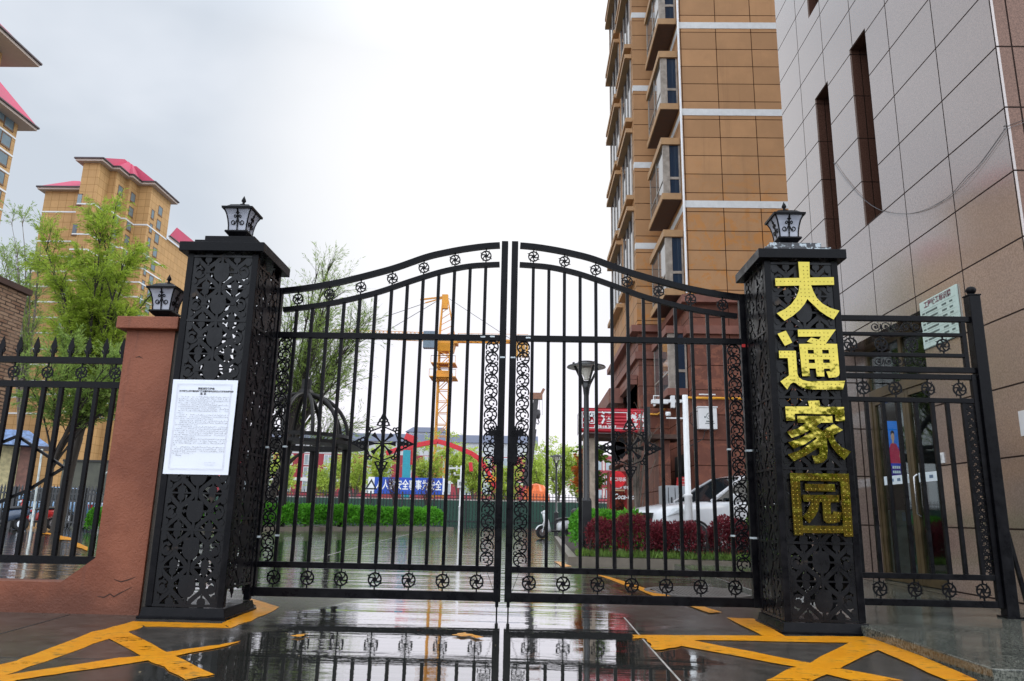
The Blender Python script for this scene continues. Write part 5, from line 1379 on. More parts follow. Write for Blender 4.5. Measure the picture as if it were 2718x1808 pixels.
far_fence('iron_fence', 'short black picket fence beyond the drive on the left', PY(-60, 1345, yf).x, PY(560, 1345, yf).x, yf, PY(200, 1288, yf).z, 0, .14, False)
gw = thing('grey_wall', 'dark grey-green boundary wall behind the left picket fence', 'wall', (PY(240, 1345, 48).x, 48, 0))
MB().box(PY(150, 1345, 48).x, PY(560, 1345, 48).x, 48, 48.3, 0, PY(240, 1226, 48).z).build('wall', simple('grey_green_wall', (.085, .085, .065), .8, var=.3, scale=1), gw)
MB().box(PY(150, 1345, 48).x, PY(560, 1345, 48).x, 47.9, 48.4, PY(240, 1226, 48).z + .001, PY(240, 1221, 48).z).build('coping', simple('dark_coping', (.03, .03, .028), .8), gw)

# ------------------------------------------------------------------ site banner, school, crane, booms
BLUEB = simple('blue_banner', (0.010, 0.065, 0.42), .45, var=.08, scale=.4)
yb = 80.0
a = PY(*cB(872, 990), yb); b_ = PY(*cB(1530, 1115), yb)
bn = thing('site_banner', 'blue construction banner with white slogan characters above the far fence', 'banner', ((a.x + b_.x)/2, yb, 0))
x1_ = PY(*cB(925, 1000), yb).x; x2_ = PY(*cB(1490, 1000), yb).x
MB().box(x1_, x2_, yb, yb + .1, b_.z - .3, a.z).build('blue_sheet', BLUEB, bn)
MB().box(a.x, x1_ - .01, yb, yb + .1, b_.z - .3, a.z).build('warning_board', WHITE, bn); MB().box(x2_ + .01, b_.x, yb, yb + .1, b_.z - .3, a.z).build('warning_board', WHITE, bn)
cxw = (a.x + x1_)/2; mb = MB(); hz = (a.z + b_.z)/2; mb.prism([[(cxw - .65, hz - .6), (cxw + .65, hz - .6), (cxw, hz + .5)], [(cxw - .38, hz - .45), (cxw + .38, hz - .45), (cxw, hz + .2)]], lambda u, v, d: V((u, yb - .01 + d, v)), -.01, 0); mb.build('warning_triangle', LAMPB, bn)
h_ = (a.z - b_.z)
lettering('banner_text', '人人讲安全事事为安全', h_*.80, WHITE, bn, (x1_ + .12, yb - .02, b_.z + h_*.16), fat=.02, scale=((x2_ - x1_ - .2)/(h_*.80*10), 1))
for x in (a.x + .3, x1_ + 3, x2_ - 3, b_.x - .3): MB().box(x - .08, x + .08, yb + .101, yb + .25, 0, a.z).build('stake', simple('orange_stake', (.5, .14, .02), .6), bn)
ys_ = 175.0
SCH = simple('grey_white_wall', (.50, .51, .53), .6, var=.06, scale=.1); SCHR = simple('crimson_wall', (.30, .030, .045), .6, var=.1, scale=.2); SROOF = simple('slate_blue_roof', (.10, .115, .17), .6, var=.1, scale=.2)
sb = thing('school_block', 'long building with slate-blue roof, pale upper wall and crimson lower floors', 'building', (PY(1050, 1365, ys_).x, ys_, 0))
xl2, xr2_ = PY(560, 1360, ys_).x, PY(1420, 1370, ys_).x
zA_ = PY(1050, 1155, ys_).z; zB_ = PY(1050, 1172, ys_).z; zC_ = PY(1050, 1208, ys_).z
MB().box(xl2, xr2_, ys_, ys_ + 20, zC_, zB_).build('upper_wall', SCH, sb); MB().box(xl2, xr2_, ys_ + .02, ys_ + 19.98, 0, zC_ - .002).build('lower_wall', SCHR, sb)
MB().frust(xl2 - .5, xr2_ + .5, ys_ - .5, ys_ + 20.5, zB_ + .002, xl2 - .5, xr2_ + .5, ys_ + 3, ys_ + 17, zA_ + .6).build('roof', SROOF, sb)
for px0, px1 in ((890, 930), (1076, 1190)):
    u, w = PY(px0, 1150, ys_ + 6).x, PY(px1, 1150, ys_ + 6).x; zt2 = PY(px0, 1131, ys_ + 6).z
    m = MB().box(u + .8, w - .8, ys_ + 6, ys_ + 14, zA_ - .5, zt2 - 1.4).build('roof_monitor', SCH, sb)
    MB().frust(u, w, ys_ + 5.5, ys_ + 14.5, zt2 - 1.398, u + 1.5, w - 1.5, ys_ + 8, ys_ + 12, zt2).build('monitor_roof', SROOF, m)
WFR = simple('white_window_frame', (.7, .7, .7), .5, var=.05); PALEG = glassy('pale_window_glass', (.35, .42, .46), .1)
for zq in (PY(800, 1220, ys_).z, PY(800, 1253, ys_).z, PY(800, 1290, ys_).z):
    x = xl2 + 3
    while x < xr2_ - 3:
        o = MB().box(x - 1.0, x + 1.0, ys_ - .12, ys_ + .015, zq - 1.25, zq + 1.25).build('window', WFR, sb); mb = MB()
        for s in (-1, 1): mb.box(x + s*.47 - .4, x + s*.47 + .4, ys_ - .14, ys_ - .121, zq - 1.1, zq + 1.1)
        mb.build('pane', PALEG, o); x += 4.6
MB().box(xl2, xr2_, ys_ - .2, ys_ + .015, PY(800, 1272, ys_).z - .35, PY(800, 1272, ys_).z + .35).build('white_course', WFR, sb)
yr_ = 120.0
rb = thing('red_framed_building', 'white building with red window surrounds glimpsed between the copper tree and the drinks cabinet', 'building', (PY(1600, 1370, yr_).x, yr_, 0))
u, w = PY(1575, 1370, yr_).x, PY(1680, 1370, yr_).x; zt2 = PY(1600, 1206, yr_).z
MB().box(u, w, yr_, yr_ + 12, 0, zt2).build('wall', simple('cream_wall', (.62, .55, .50), .6), rb)
for k in range(4):
    z = PY(1600, 1215 + 38*k, yr_).z
    MB().box(u - .1, w + .1, yr_ - .15, yr_ - .001, z - .25, z + .25).build('red_course', SCHR, rb)
    for j in range(5):
        x = u + .9 + j*1.5
        if k < 3:
            o = MB().box(x - .55, x + .55, yr_ - .1, yr_ - .001, z - 2.1, z - .4).build('window', SCHR, rb); MB().box(x - .42, x + .42, yr_ - .12, yr_ - .101, z - 1.95, z - .55).build('pane', PALEG, o)

CRY = simple('crane_yellow', (.58, .24, .012), .5, var=.15, scale=.5)
yc = 110.0
cp = lambda px, py, y=yc: PY(px, py, y)
m0 = cp(1168, 1300); xm = cp(1174, 1100).x; hw_ = 15*yc/2000
cr = thing('tower_crane', 'yellow tower crane rising behind the left gate leaf', 'crane', (xm, yc, 0))
def lattice_mast(mb, xm, ym, z0, z1, w, bay, ch=.16, br=.09):
    for sx in (-1, 1):
        for sy in (-1, 1): mb.beam((xm + sx*w, ym + sy*w, z0), (xm + sx*w, ym + sy*w, z1), ch)
    z = z0; k = 0
    while z < z1 - .1:
        z2 = min(z + bay, z1)
        for sy in (-1, 1):
            a_, b2 = (-w, w) if k % 2 else (w, -w); mb.beam((xm + a_, ym + sy*w, z), (xm + b2, ym + sy*w, z2), br); mb.beam((xm - w, ym + sy*w, z2), (xm + w, ym + sy*w, z2), br)
            mb.beam((xm + sy*w, ym + a_, z), (xm + sy*w, ym + b2, z2), br)
        z = z2; k += 1
zj = cp(1200, 905).z; zap = cp(1180, 783).z; zs0 = cp(1170, 935).z
mb = MB(); lattice_mast(mb, xm, yc, 0, zs0, hw_, 1.7, .2, .1); mb.build('mast', CRY, cr)
mb = MB()
for py_, ww in ((968, 1.8), (1004, 1.95)):
    z = cp(1170, py_).z; mb.box(xm - ww, xm + ww, yc - ww, yc + ww, z - .14, z); 
    for s in (-1, 1): mb.beam((xm - ww, yc - ww, z + 1.0), (xm + ww, yc - ww, z + 1.0), .06); mb.beam((xm + s*ww, yc - ww, z), (xm + s*ww, yc - ww, z + 1.0), .06); mb.box(xm + s*ww*.55 - .25, xm + s*ww*.55 + .25, yc - ww*.8, yc, z - .6, z - .141)
mb.box(xm - 1.2, xm + 1.2, yc - 1.2, yc + 1.2, cp(1170, 1010).z, cp(1170, 998).z + .6)
mb.build('climbing_frame', CRY, cr)
mb = MB(); mb.frust(xm - 1.0, xm + 1.3, yc - 1, yc + 1, zs0, xm - 1.5, xm + 1.5, yc - 1.3, yc + 1.3, zj - .6); mb.box(xm - 1.9, xm + 1.9, yc - 1.2, yc + 1.2, zj - .599, zj + .5); mb.build('slewing_unit', CRY, cr)
MB().box(xm - 3.0, xm - 1.3, yc - 2.4, yc - 1.25, zj - 1.6, zj + .9).build('cab', simple('crane_cab', (.10, .14, .18), .3), cr)
mb = MB(); ax = cp(1182, 783).x
for s in (-1, 1): mb.beam((xm - .9, yc + s*.8, zj + .5), (ax - .3, yc + s*.2, zap), .16); mb.beam((xm + 1.4, yc + s*.8, zj + .5), (ax + .3, yc + s*.2, zap), .12)
for k in range(7):
    t = k/7; mb.beam((xm - .9 + (ax - .3 - xm + .9)*t, yc, zj + .5 + (zap - zj - .5)*t), (xm + 1.4 + (ax + .3 - xm - 1.4)*(t + .14), yc, zj + .5 + (zap - zj - .5)*(t + .14)), .08)
mb.box(ax - .45, ax + .45, yc - .35, yc + .35, zap - 2.2, zap); mb.beam((ax - 3.8, yc, zap - .8), (ax, yc, zap - .3), .22); mb.beam((ax - 3.0, yc, zap - 1.3), (ax - .3, yc, zap - .5), .16)
mb.build('tower_head', CRY, cr)
xe1 = cp(1402, 907).x; mb = MB()
for s in (-1, 1): mb.beam((xm + 1.9, yc + s*.7, zj), (xe1, yc + s*.7, zj), .3)
k = xm + 2
while k < xe1 - 1: mb.beam((k, yc - .7, zj), (k + 1, yc + .7, zj), .1); mb.beam((k, yc - .7, zj), (k, yc - .7, zj + 1.0), .06); k += 1
mb.beam((xm + 1.9, yc - .7, zj + 1.0), (xe1, yc - .7, zj + 1.0), .06); mb.build('counter_jib', CRY, cr)
mb = MB()
for k in range(5): mb.box(xe1 - 2.4 + k*.5, xe1 - 1.98 + k*.5, yc - .6, yc + .6, zj - 2.3, zj - .16)
mb.build('counterweight', simple('counterweight', (.45, .22, .03), .6, var=.3), cr)
mb = MB(); J0 = V((xm - 1.9, yc, zj)); J1 = V((cp(850, 893).x, yc + 7, cp(850, 893, yc + 7).z))
dj = (J1 - J0).normalized(); sj = dj.cross(V((0, 0, 1)))
for o_ in (sj*.7, sj*-.7, V((0, 0, 1.2))): mb.beam(J0 + o_, J1 + o_, .08)
n = 26
for k in range(n):
    p = J0.lerp(J1, k/n); q = J0.lerp(J1, (k + .5)/n); w2 = J0.lerp(J1, (k + 1)/n)
    for s in (-1, 1): mb.beam(p + sj*.7*s, q + V((0, 0, 1.2)), .035); mb.beam(q + V((0, 0, 1.2)), w2 + sj*.7*s, .035)
mb.build('jib', CRY, cr)
mb = MB(); AP = V((ax, yc, zap - .2))
for q in (J0.lerp(J1, .45) + V((0, 0, 1.2)), J0.lerp(J1, .85) + V((0, 0, 1.2)), V((xe1 - 2.5, yc - .6, zj + .2))): mb.tube([AP, q], .045, 4)
mb.build('tie_line', LAMPB, cr)
# mobile crane boom
ym_ = 75.0
mc = thing('mobile_crane', 'dark telescopic crane boom with a hanging hook block right of the gate centre', 'crane', (PY(1400, 1370, ym_).x, ym_, 0))
p, q = PY(1398, 1290, ym_), PY(1424, 1050, ym_); DKM = simple('crane_dark', (.03, .026, .028), .5)
MB().beam(p, p.lerp(q, .62), .75, .7, up=(0, 1, 0)).build('boom', DKM, mc); MB().beam(p.lerp(q, .6), q, .5, .46, up=(0, 1, 0)).build('boom_extension', DKM, mc)
mb = MB(); mb.box(q.x - .7, q.x + .6, ym_ - .3, ym_ + .3, q.z - .4, q.z + .25); mb.beam(q + V((.4, 0, 0)), q + V((.75, 0, .7)), .25); mb.build('boom_head', simple('boom_head', (.22, .10, .06), .6), mc)
hk = PY(1428, 1100, ym_); mb = MB()
for d in (-.12, .12): mb.tube([(hk.x + d, ym_, q.z - .3), (hk.x + d, ym_, hk.z + .3)], .02, 4)
mb.tube([(hk.x + .42, ym_, q.z - .2), (hk.x + .42, ym_, hk.z - .1)], .02, 4); mb.build('hoist_rope', DKM, mc)
mb = MB(); mb.lathe([(.0, .5), (.22, .42), (.26, 0), (.18, -.4), (0, -.5)], (hk.x, ym_, hk.z), 10); mb.tube([(hk.x, ym_, hk.z - .45), (hk.x + .12, ym_, hk.z - .8), (hk.x + .02, ym_, hk.z - 1.0), (hk.x - .16, ym_, hk.z - .85)], .055, 6); mb.build('hook_block', DKM, mc)
MB().box(p.x - 2.4, p.x + 3.2, ym_, ym_ + 2.4, .6, 2.3).build('carrier', DKM, mc)
mb = MB()
for d in (-1.8, -.6, 2.4): mb.tube([(p.x + d, ym_ - .1, .5), (p.x + d, ym_ + .3, .5)], .5, 14)
mb.build('wheels', simple('tyre_rubber', (.015, .015, .016), .8), mc)
# concrete pump boom
RED = simple('boom_red', (.55, .012, .022), .4, var=.1); TEAL = simple('boom_teal', (.012, .26, .33), .4, var=.1)
yp = 86.0; P = lambda x, y: PY(*cB(x, y), yp)
pb = thing('concrete_pump', 'folded red concrete pump boom on a teal mast', 'construction machine', (P(1188, 985).x, yp, 0))
MB().beam(P(1188, 985) - V((0, 0, 3)), P(1196, 770), 2.4*.35*1.0, .85, up=(0, 1, 0)).build('mast', TEAL, pb)
pts = [(1022, 795), (1120, 762), (1240, 735), (1350, 712), (1450, 695), (1545, 722), (1640, 758), (1730, 796), (1790, 838), (1830, 890), (1870, 960), (1935, 1085)]
for i in range(len(pts) - 1): MB().beam(P(*pts[i]), P(*pts[i + 1]), .52, .5, up=(0, 1, 0)).build('boom_section', RED, pb)
MB().beam(P(1180, 655), P(1268, 690), .8, .9, up=(0, 1, 0)).build('boom_head', RED, pb); MB().beam(P(1222, 740), P(1215, 890), .55, .4, up=(0, 1, 0)).build('boom_strut', RED, pb)
MB().beam(P(1720, 870), P(1728, 945), .4, .4, up=(0, 1, 0)).build('boom_strut', RED, pb)
MB().box(P(1900, 1010).x - .7, P(1900, 1010).x + .7, yp - .5, yp + .5, P(1900, 1030).z, P(1900, 995).z).build('hose_joint', simple('orange_joint', (.8, .25, .02), .5), pb)
MB().box(P(1188, 985).x - 3, P(1188, 985).x + 3.5, yp + .5, yp + 3, .5, 2.6).build('truck_bed', RED, pb)
# orange covered heap beyond the fence
yo = 76.0; c = PY(1422, 1330, yo); top_ = PY(1422, 1283, yo).z
ob = thing('orange_cover', 'orange tarpaulin draped over a tall load behind the far fence', 'tarpaulin', (c.x, yo, 0)); mb = MB(); n = 20; vs = []
prof = [(1.45, 0), (1.35, top_*.5), (1.15, top_*.8), (.75, top_*.95), (.0, top_)]
for rr, z in prof:
    for k in range(n):
        t = 2*PI*k/n; w = 1 + .08*math.sin(k*PI)*1 + .07*(-1)**k; vs.append((c.x + rr*w*math.cos(t), yo + rr*w*math.sin(t), z))
mb.add(vs, [(i*n + k, i*n + (k + 1) % n, (i + 1)*n + (k + 1) % n, (i + 1)*n + k) for i in range(4) for k in range(n)]); mb.build('cover', simple('orange_tarp', (.68, .13, .02), .5), ob)
# ------------------------------------------------------------------ shop sign and drinks cabinet
SIGNR = NM('corrugated_red_sign'); zz_ = SIGNR.xyz()[2]
wv = SIGNR.math('SINE', SIGNR.math('MULTIPLY', zz_, 70.0))
SIGNR.set(col=SIGNR.mix(SIGNR.mr(SIGNR.noise(3, 4), .3, .7), (.40, .006, .018), (.52, .012, .03)), rough=.4); SIGNR.bump(wv, .01); SIGNR = SIGNR.m
ysn = 20.6
sa, sb_ = PY(*cC(702, 460), ysn), PY(*cC(1305, 690), ysn)
sg_ = thing('shop_sign', 'red corrugated shop sign with white lettering beside the brown apartment wall', 'sign', ((sa.x + sb_.x)/2, ysn, sb_.z))
x0, x1s, z0, z1 = sa.x, sb_.x, sb_.z, sa.z; H_ = z1 - z0; WD = x1s - x0
MB().box(x0, x1s, ysn, ysn + .35, z0, z1).build('sign_board', SIGNR, sg_)
MB().box(x0 - .005, x0 - .001, ysn + .01, ysn + 1.4, z0 + .02, z1 - .02).build('side_board', simple('sign_side', (.6, .55, .55), .5), sg_)
mb = MB(); e = .02
for (a, b_, c, d) in ((x0 + .03, x1s - .03, z1 - .13, z1 - .11), (x0 + .03, x1s - .03, z0 + .09, z0 + .11), (x0 + .03, x0 + .05, z0 + .1101, z1 - .1301)): mb.box(a, b_, ysn - .012, ysn - .001, c, d)
xm_ = PY(*cC(828, 560), ysn).x; mb.box(xm_ - .015, xm_ + .015, ysn - .012, ysn - .001, z0 + H_*.32, z1 - .16)
mb.build('white_trim', WHITE, sg_)
xq = PY(*cC(1128, 560), ysn).x
MB().box(xq, x1s - .055, ysn - .014, ysn - .001, z0 + H_*.16, z1 - .135).build('white_panel', WHITE, sg_)
lettering('sign_text', '烟', H_*.56, WHITE, sg_, (PY(*cC(722, 600), ysn).x, ysn - .02, z0 + H_*.38), fat=.012)
lettering('sign_text', '酒', H_*.56, WHITE, sg_, (PY(*cC(888, 600), ysn).x, ysn - .02, z0 + H_*.38), fat=.012)
REDT = simple('red_lettering', (.55, .008, .02), .5)
lettering('sign_text', '快递', H_*.36, REDT, sg_, (xq + .02, ysn - .022, z0 + H_*.56), fat=.012, scale=((x1s - .08 - xq)/(H_*.72), 1)); lettering('sign_text', '收发', H_*.36, REDT, sg_, (xq + .02, ysn - .022, z0 + H_*.20), fat=.012, scale=((x1s - .08 - xq)/(H_*.72), 1))
lettering('sign_text', '电话:18 3997', H_*.17, WHITE, sg_, (PY(*cC(822, 665), ysn).x, ysn - .02, z0 + H_*.135), fat=.004)
MB().box(x1s + .03, x1s + .12, ysn - .02, ysn + .4, z0 - .1, z1 + .05).build('end_bracket', simple('dark_bracket', (.03, .03, .03), .5), sg_)
# little shop porch under the sign
PRM = simple('porch_cream', (.36, .29, .22), .6)
pr = thing('shop_porch', 'beige porch of the shop under the red sign', 'porch', (x0 + WD/2, ysn + .7, 0))
MB().box(x0 + .1, OX - .3, ysn + .36, ysn + 1.5, z0 - .12, z0 - .001).build('canopy', SOFF, pr)
MB().box(x0 + .12, x0 + .42, ysn + .5, ysn + .9, 0, z0 - .1205).build('pillar', PRM, pr)
MB().box(OXB + .03, OXB + .35, ysn + .6, OB - .05, 0, z0 - .1205).build('shop_wall', BRN, pr)
yd = 19.6
da, db = PY(*ks(460, 262), yd), PY(*ks(592, 690), yd)
dc = thing('drinks_cabinet', 'tall red drinks cabinet with a cola advert beside the shop', 'cabinet', ((da.x + db.x)/2, yd, 0))
COLA = NM('cola_red'); COLA.set(col=COLA.mix(COLA.mr(COLA.noise(2.5, 3), .35, .65), (.17, .008, .010), (.33, .014, .016)), rough=.25); COLA = COLA.m
x0, x1d, zt_ = da.x - .06, db.x + .06, da.z
MB().box(x0, x1d, yd, yd + .6, .05, zt_).build('body', COLA, dc, bevel=.01)
sx = lambda x, y: PY(*ks(x, y), yd - .006)
cc_ = sx(518, 345); mb = MB(); mb.disc((cc_.x, cc_.z), .14*1.5, .14*1.5, lambda u, v, d: V((u, yd - .006 + d, v)), .008, 24); mb.build('red_disc', simple('bright_red', (.65, .012, .02), .35), dc)
lettering('cabinet_text', '可口可乐', .105, WHITE, dc, (cc_.x - .20, yd - .013, cc_.z - .04), fat=.003, shear=.15)
p = sx(468, 425); lettering('cabinet_text', '这感觉 够爽', .085, WHITE, dc, (p.x, yd - .008, p.z - .03), fat=.002)
p, q = sx(465, 445), sx(592, 478); mb = MB(); mb.box(p.x, q.x, yd - .008, yd - .001, q.z, p.z); mb.build('cream_picture', simple('cream_foam', (.45, .30, .17), .5, var=.4, scale=9), dc)
p, q = sx(478, 560), sx(580, 690); mb = MB(); mb.frust(p.x, q.x, yd - .03, yd - .001, q.z, p.x - .05, q.x + .03, yd - .03, yd - .001, p.z + .25); mb.build('glass_picture', simple('cola_brown', (.10, .012, .006), .2, var=.9, scale=8), dc)
p = sx(474, 540); lettering('cabinet_text', 'Coca-Cola', .19, WHITE, dc, (p.x, yd - .036, p.z), fat=.004, shear=.35, scale=(.76, 1))

# ------------------------------------------------------------------ things against the brown wall
GC = simple('grey_cabinet', (.40, .42, .44), .4, var=.08)
yg = 20.2
a, b_ = PY(*ks(970, 405), yg), PY(*ks(1212, 600), yg)
gc = thing('metal_cabinet', 'pale grey metal cabinet against the brown wall behind the car', 'cabinet', ((a.x + b_.x)/2, yg, 0))
MB().box(a.x, b_.x, yg, yg + .7, .05, a.z).build('body', GC, gc, bevel=.01); mb = MB()
for t in (.22, .5, .78): x = a.x + (b_.x - a.x)*t; mb.box(x - .008, x + .008, yg - .004, yg - .0005, .15, a.z - .05)
mb.build('door_seam', LAMPB, gc)
MB().box(a.x + .2, a.x + .23, yg - .03, yg - .0045, a.z - .6, a.z - .3).build('handle', LAMPB, gc)
c1, c2 = PY(*ks(1135, 318), yg), PY(*ks(1212, 405), yg); RB = simple('red_carton', (.50, .03, .035), .5, var=.3, scale=12)
for k in range(3):
    z = a.z + .001 + k*(c1.z - a.z)/3
    o = thing('carton', ['red carton lying directly on the grey metal cabinet', 'red carton in the middle of the stack on the cabinet', 'topmost red carton of the stack on the grey cabinet'][k], 'carton', ((c1.x + c2.x)/2, yg + .3, z), group='red cartons on the cabinet')
    h = (c1.z - a.z)/3 - .004; MB().box(c1.x + .01*k, c2.x + .012*k, yg + .05, yg + .5, z, z + h).build('box', RB, o)
    MB().box(c1.x + .01*k, c2.x + .012*k, yg + .045, yg + .0495, z + h*.42, z + h*.58).build('tape', simple('carton_tape', (.55, .45, .38), .4), o)
a, b_ = PY(*crop(1550, 780, 3.92)(1188, 1182), 20.75), PY(*crop(1550, 780, 3.92)(1388, 1410), 20.75)
ub = thing('utility_box', 'white utility box with a dark emblem fixed to the brown wall', 'box', ((a.x + b_.x)/2, 20.85, b_.z))
MB().box(a.x, b_.x, 20.72, 20.98, b_.z, a.z).build('body', WHITE, ub, bevel=.012)
mb = MB(); mb.box(a.x - .02, b_.x + .02, 20.70, 20.99, a.z + .001, a.z + .03); mb.build('lid', WHITE, ub)
cx, cz = (a.x + b_.x)/2 + .05, (a.z + b_.z)/2 + .06; mb = MB(); mp = lambda u, v, d: V((u, 20.715 + d, v)); mb.ring((cx, cz), .085, .014, mp, .004, 18); mb.disc((cx, cz), .035, .03, mp, .0045, 10); mb.disc((cx - .13, cz - .03), .022, .03, mp, .004, 8); mb.build('emblem', simple('emblem_dark', (.10, .13, .14), .5), ub)
mb = MB()
for i, (w, t) in enumerate(((.20, .03), (.26, .016))): mb.box(cx - w/2, cx + w/2, 20.712, 20.7185, cz - .16 - .05*i, cz - .16 - .05*i + t)
mb.build('caption_mark', simple('emblem_dark', (.1, .13, .14), .5), ub)
mb = MB(); mb.beam((a.x, 20.6, a.z + .34), (b_.x - .05, 20.6, a.z + .34), .03, .03); mb.beam((b_.x - .15, 20.6, a.z + .33), (b_.x - .12, 20.98, a.z + .12), .03); mb.build('wall_light', WHITE, ub)
mb = MB(); mb.tube([(a.x - .01, 20.8, b_.z + .5), (a.x - .18, 20.9, b_.z + .45), (a.x - .2, 20.93, b_.z + .2), (a.x + .02, 20.9, b_.z - .02)], .012, 6); mb.tube([(b_.x - .3, 20.9, b_.z - .001), (b_.x - .35, 20.93, b_.z - .25), (a.x - .3, 20.94, b_.z - .5)], .012, 6); mb.build('cable', LAMPB, ub)

# ------------------------------------------------------------------ granite wall fittings: plaque, sign, cables, switch
def on_wall(p): q = PX(*p, WX); return q
PQ = simple('pale_green_plaque', (.50, .62, .56), .3, var=.05)
pq = [on_wall(R4(*p)) for p in ((958, 408), (1340, 222), (1410, 735), (1000, 890))]
yN, yF = pq[1].y, pq[0].y; zT = (pq[0].z + pq[1].z)/2; zB0 = (pq[2].z + pq[3].z)/2
pk = thing('building_plaque', 'pale green plaque with dark characters on the granite wall', 'plaque', (WX, (yN + yF)/2, zB0))
MB().box(WX - .022, WX - .003, yN, yF, zB0, zT).build('plate', PQ, pk, bevel=.002)
PW_ = yF - yN; PH_ = zT - zB0
PINKI = simple('maroon_ink', (.16, .05, .07), .5); GI = simple('plaque_ink', (.08, .12, .11), .5)
lettering('plaque_text', '工程竣工标识牌', PW_*.105, PINKI, pk, (WX - .025, yF - PW_*.13, zT - PH_*.15), (0, -1, 0), (0, 0, 1), fat=.002)
mb = MB()
for i in range(6):
    z = zT - PH_*(.27 + .115*i)
    for (s, e_) in ((.06, .13), (.16, .48), (.60, .72), (.80, .88)):
        mb.box(WX - .0245, WX - .0221, yF - PW_*e_, yF - PW_*s, z - .010, z + .010)
mb.build('plaque_lettering', GI, pk)
mb = MB()
for i in range(8):
    z = zT - PH_*(.21 + .115*i); mb.box(WX - .0235, WX - .0221, yN + PW_*.04, yF - PW_*.04, z - .0015, z + .0015)
mb.build('plaque_rule', simple('plaque_rule', (.3, .4, .36), .5), pk)
sw = on_wall(R8(675, 595)); swt = thing('wall_switch', 'small white switch plate on the granite beside the entrance', 'switch', sw)
MB().box(WX - .014, WX - .001, sw.y - .05, sw.y + .05, sw.z - .06, sw.z + .06).build('plate', WHITE, swt, bevel=.003); MB().box(WX - .018, WX - .0141, sw.y - .022, sw.y + .022, sw.z - .025, sw.z + .03).build('rocker', simple('rocker_grey', (.5, .5, .5), .4), swt)
w_ = on_wall((2712, 1130)); wt = thing('wall_notice', 'white notice on the granite wall at the right edge of the photo', 'notice', w_)
MB().box(WX - .012, WX - .001, w_.y - .22, w_.y + .012, w_.z - .10, w_.z + .14).build('sheet', WHITE, wt)
cb_ = []
for off in (0, 1):
    ptsw = [R1(706, 1408), R2(800, 235 + off*12), R2(945, 400 + off*4), R2(1122, 520), R2(1330, 546), R2(1480, 520), R2(1640, 440 + off*8), R2(1735, 370 + off*6), R2(1850, 235 + off*55), R2(1985, 100 + off*20), R1(2205, 1100 + off*25)]
    pts = [on_wall(p) - V((.015 + .008*off, 0, 0)) for p in ptsw]
    pts += [V((WX - .015, YA - .015, pts[-1].z)), V((WX + .6, YA - .02, pts[-1].z + .25))]
    # smooth the run
    sm = []
    for i in range(len(pts) - 1):
        p0_, p1_, p2_, p3_ = pts[max(i - 1, 0)], pts[i], pts[i + 1], pts[min(i + 2, len(pts) - 1)]
        for t in (0, .25, .5, .75): sm.append(.5*((2*p1_) + (p2_ - p0_)*t + (2*p0_ - 5*p1_ + 4*p2_ - p3_)*t*t + (3*p1_ - p0_ - 3*p2_ + p3_)*t**3))
    sm.append(pts[-1])
    o = MB().tube(sm, .002 if off else .003, 6).build('slack_cable', simple('dark_cable' if not off else 'grey_cable', (.02, .02, .022) if not off else (.16, .16, .17), .5))
    tag(o, ['dark slack cable sagging across the granite wall', 'thinner grey cable sagging behind the dark one'][off], 'cable', 'slack cables on the granite wall')
# lit advertising screen in the lobby
ps = thing('advert_screen', 'lit blue advertising screen with a person in red inside the lobby', 'screen', (5.9, 12.3, .08))
ysc = 12.3
a, b_ = PY(*R8(330, 375), ysc), PY(*R8(436, 722), ysc)
sx0, sx1, sz0, sz1 = a.x - .03, b_.x + .02, b_.z, a.z
def emit(name, c, s):
    m = NM(name); e = m.n('ShaderNodeEmission'); e.inputs[0].default_value = (*c, 1); e.inputs[1].default_value = s
    f = m.noise(3, 3); m.lk(m.mix(m.mr(f, .3, .7), tuple(x*.7 for x in c), c), e.inputs[0]); m.lk(e.outputs[0], m.t.nodes['Material Output'].inputs[0]); return m.m
MB().box(sx0 - .03, sx1 + .03, ysc + .002, ysc + .08, .5, sz1 + .05).build('casing', simple('screen_casing', (.02, .02, .022), .3), ps)
zr_ = [sz0, sz0 + (sz1 - sz0)*.22, sz0 + (sz1 - sz0)*.55, sz1]
for i, c in enumerate(((.03, .015, .22), (.02, .06, .50), (.02, .20, .75))):
    MB().box(sx0, sx1, ysc - .004, ysc + .0015, zr_[i] + .0002, zr_[i + 1]).build('screen_glow', emit('screen_blue_%s' % 'abc'[i], c, .9), ps)
mpS = lambda u, v, d: V((sx0 + u*(sx1 - sx0), ysc - .006 + d, sz0 + v*(sz1 - sz0)))
MB().prism([[(.22, .27), (.95, .27), (1.0, .40), (.86, .52), (.74, .60), (.52, .625), (.36, .60), (.26, .50), (.20, .38)]], mpS, 0, .0015).build('red_jacket', emit('screen_red', (.62, .03, .10), .8), ps)
mb = MB(); mb.prism([[(.48, .80), (.60, .81), (.66, .76), (.65, .69), (.60, .65), (.60, .61), (.48, .61), (.48, .66), (.44, .70), (.44, .76)]], mpS, -.0005, .001); mb.prism([[(.86, .38), (.96, .36), (.98, .42), (.90, .44)]], mpS, -.0006, .001); mb.build('face', emit('screen_skin', (.62, .36, .30), .8), ps)
MB().prism([[(.43, .75), (.43, .80), (.50, .835), (.62, .83), (.68, .79), (.66, .75), (.62, .785), (.50, .785)]], mpS, -.0011, .0).build('hair', emit('screen_hair', (.02, .02, .03), .8), ps)
mb = MB()
for r_ in range(2):
    for k in range(4): mb.prism([[(.36 + k*.13, .18 - r_*.08), (.46 + k*.13, .18 - r_*.08), (.46 + k*.13, .225 - r_*.08), (.36 + k*.13, .225 - r_*.08)]], mpS, -.001, .0005)
mb.build('screen_caption', emit('screen_white', (.75, .78, .85), .8), ps)
a, b_ = PY(*R8(385, 905), 11.9), PY(*R8(515, 1285), 11.9)
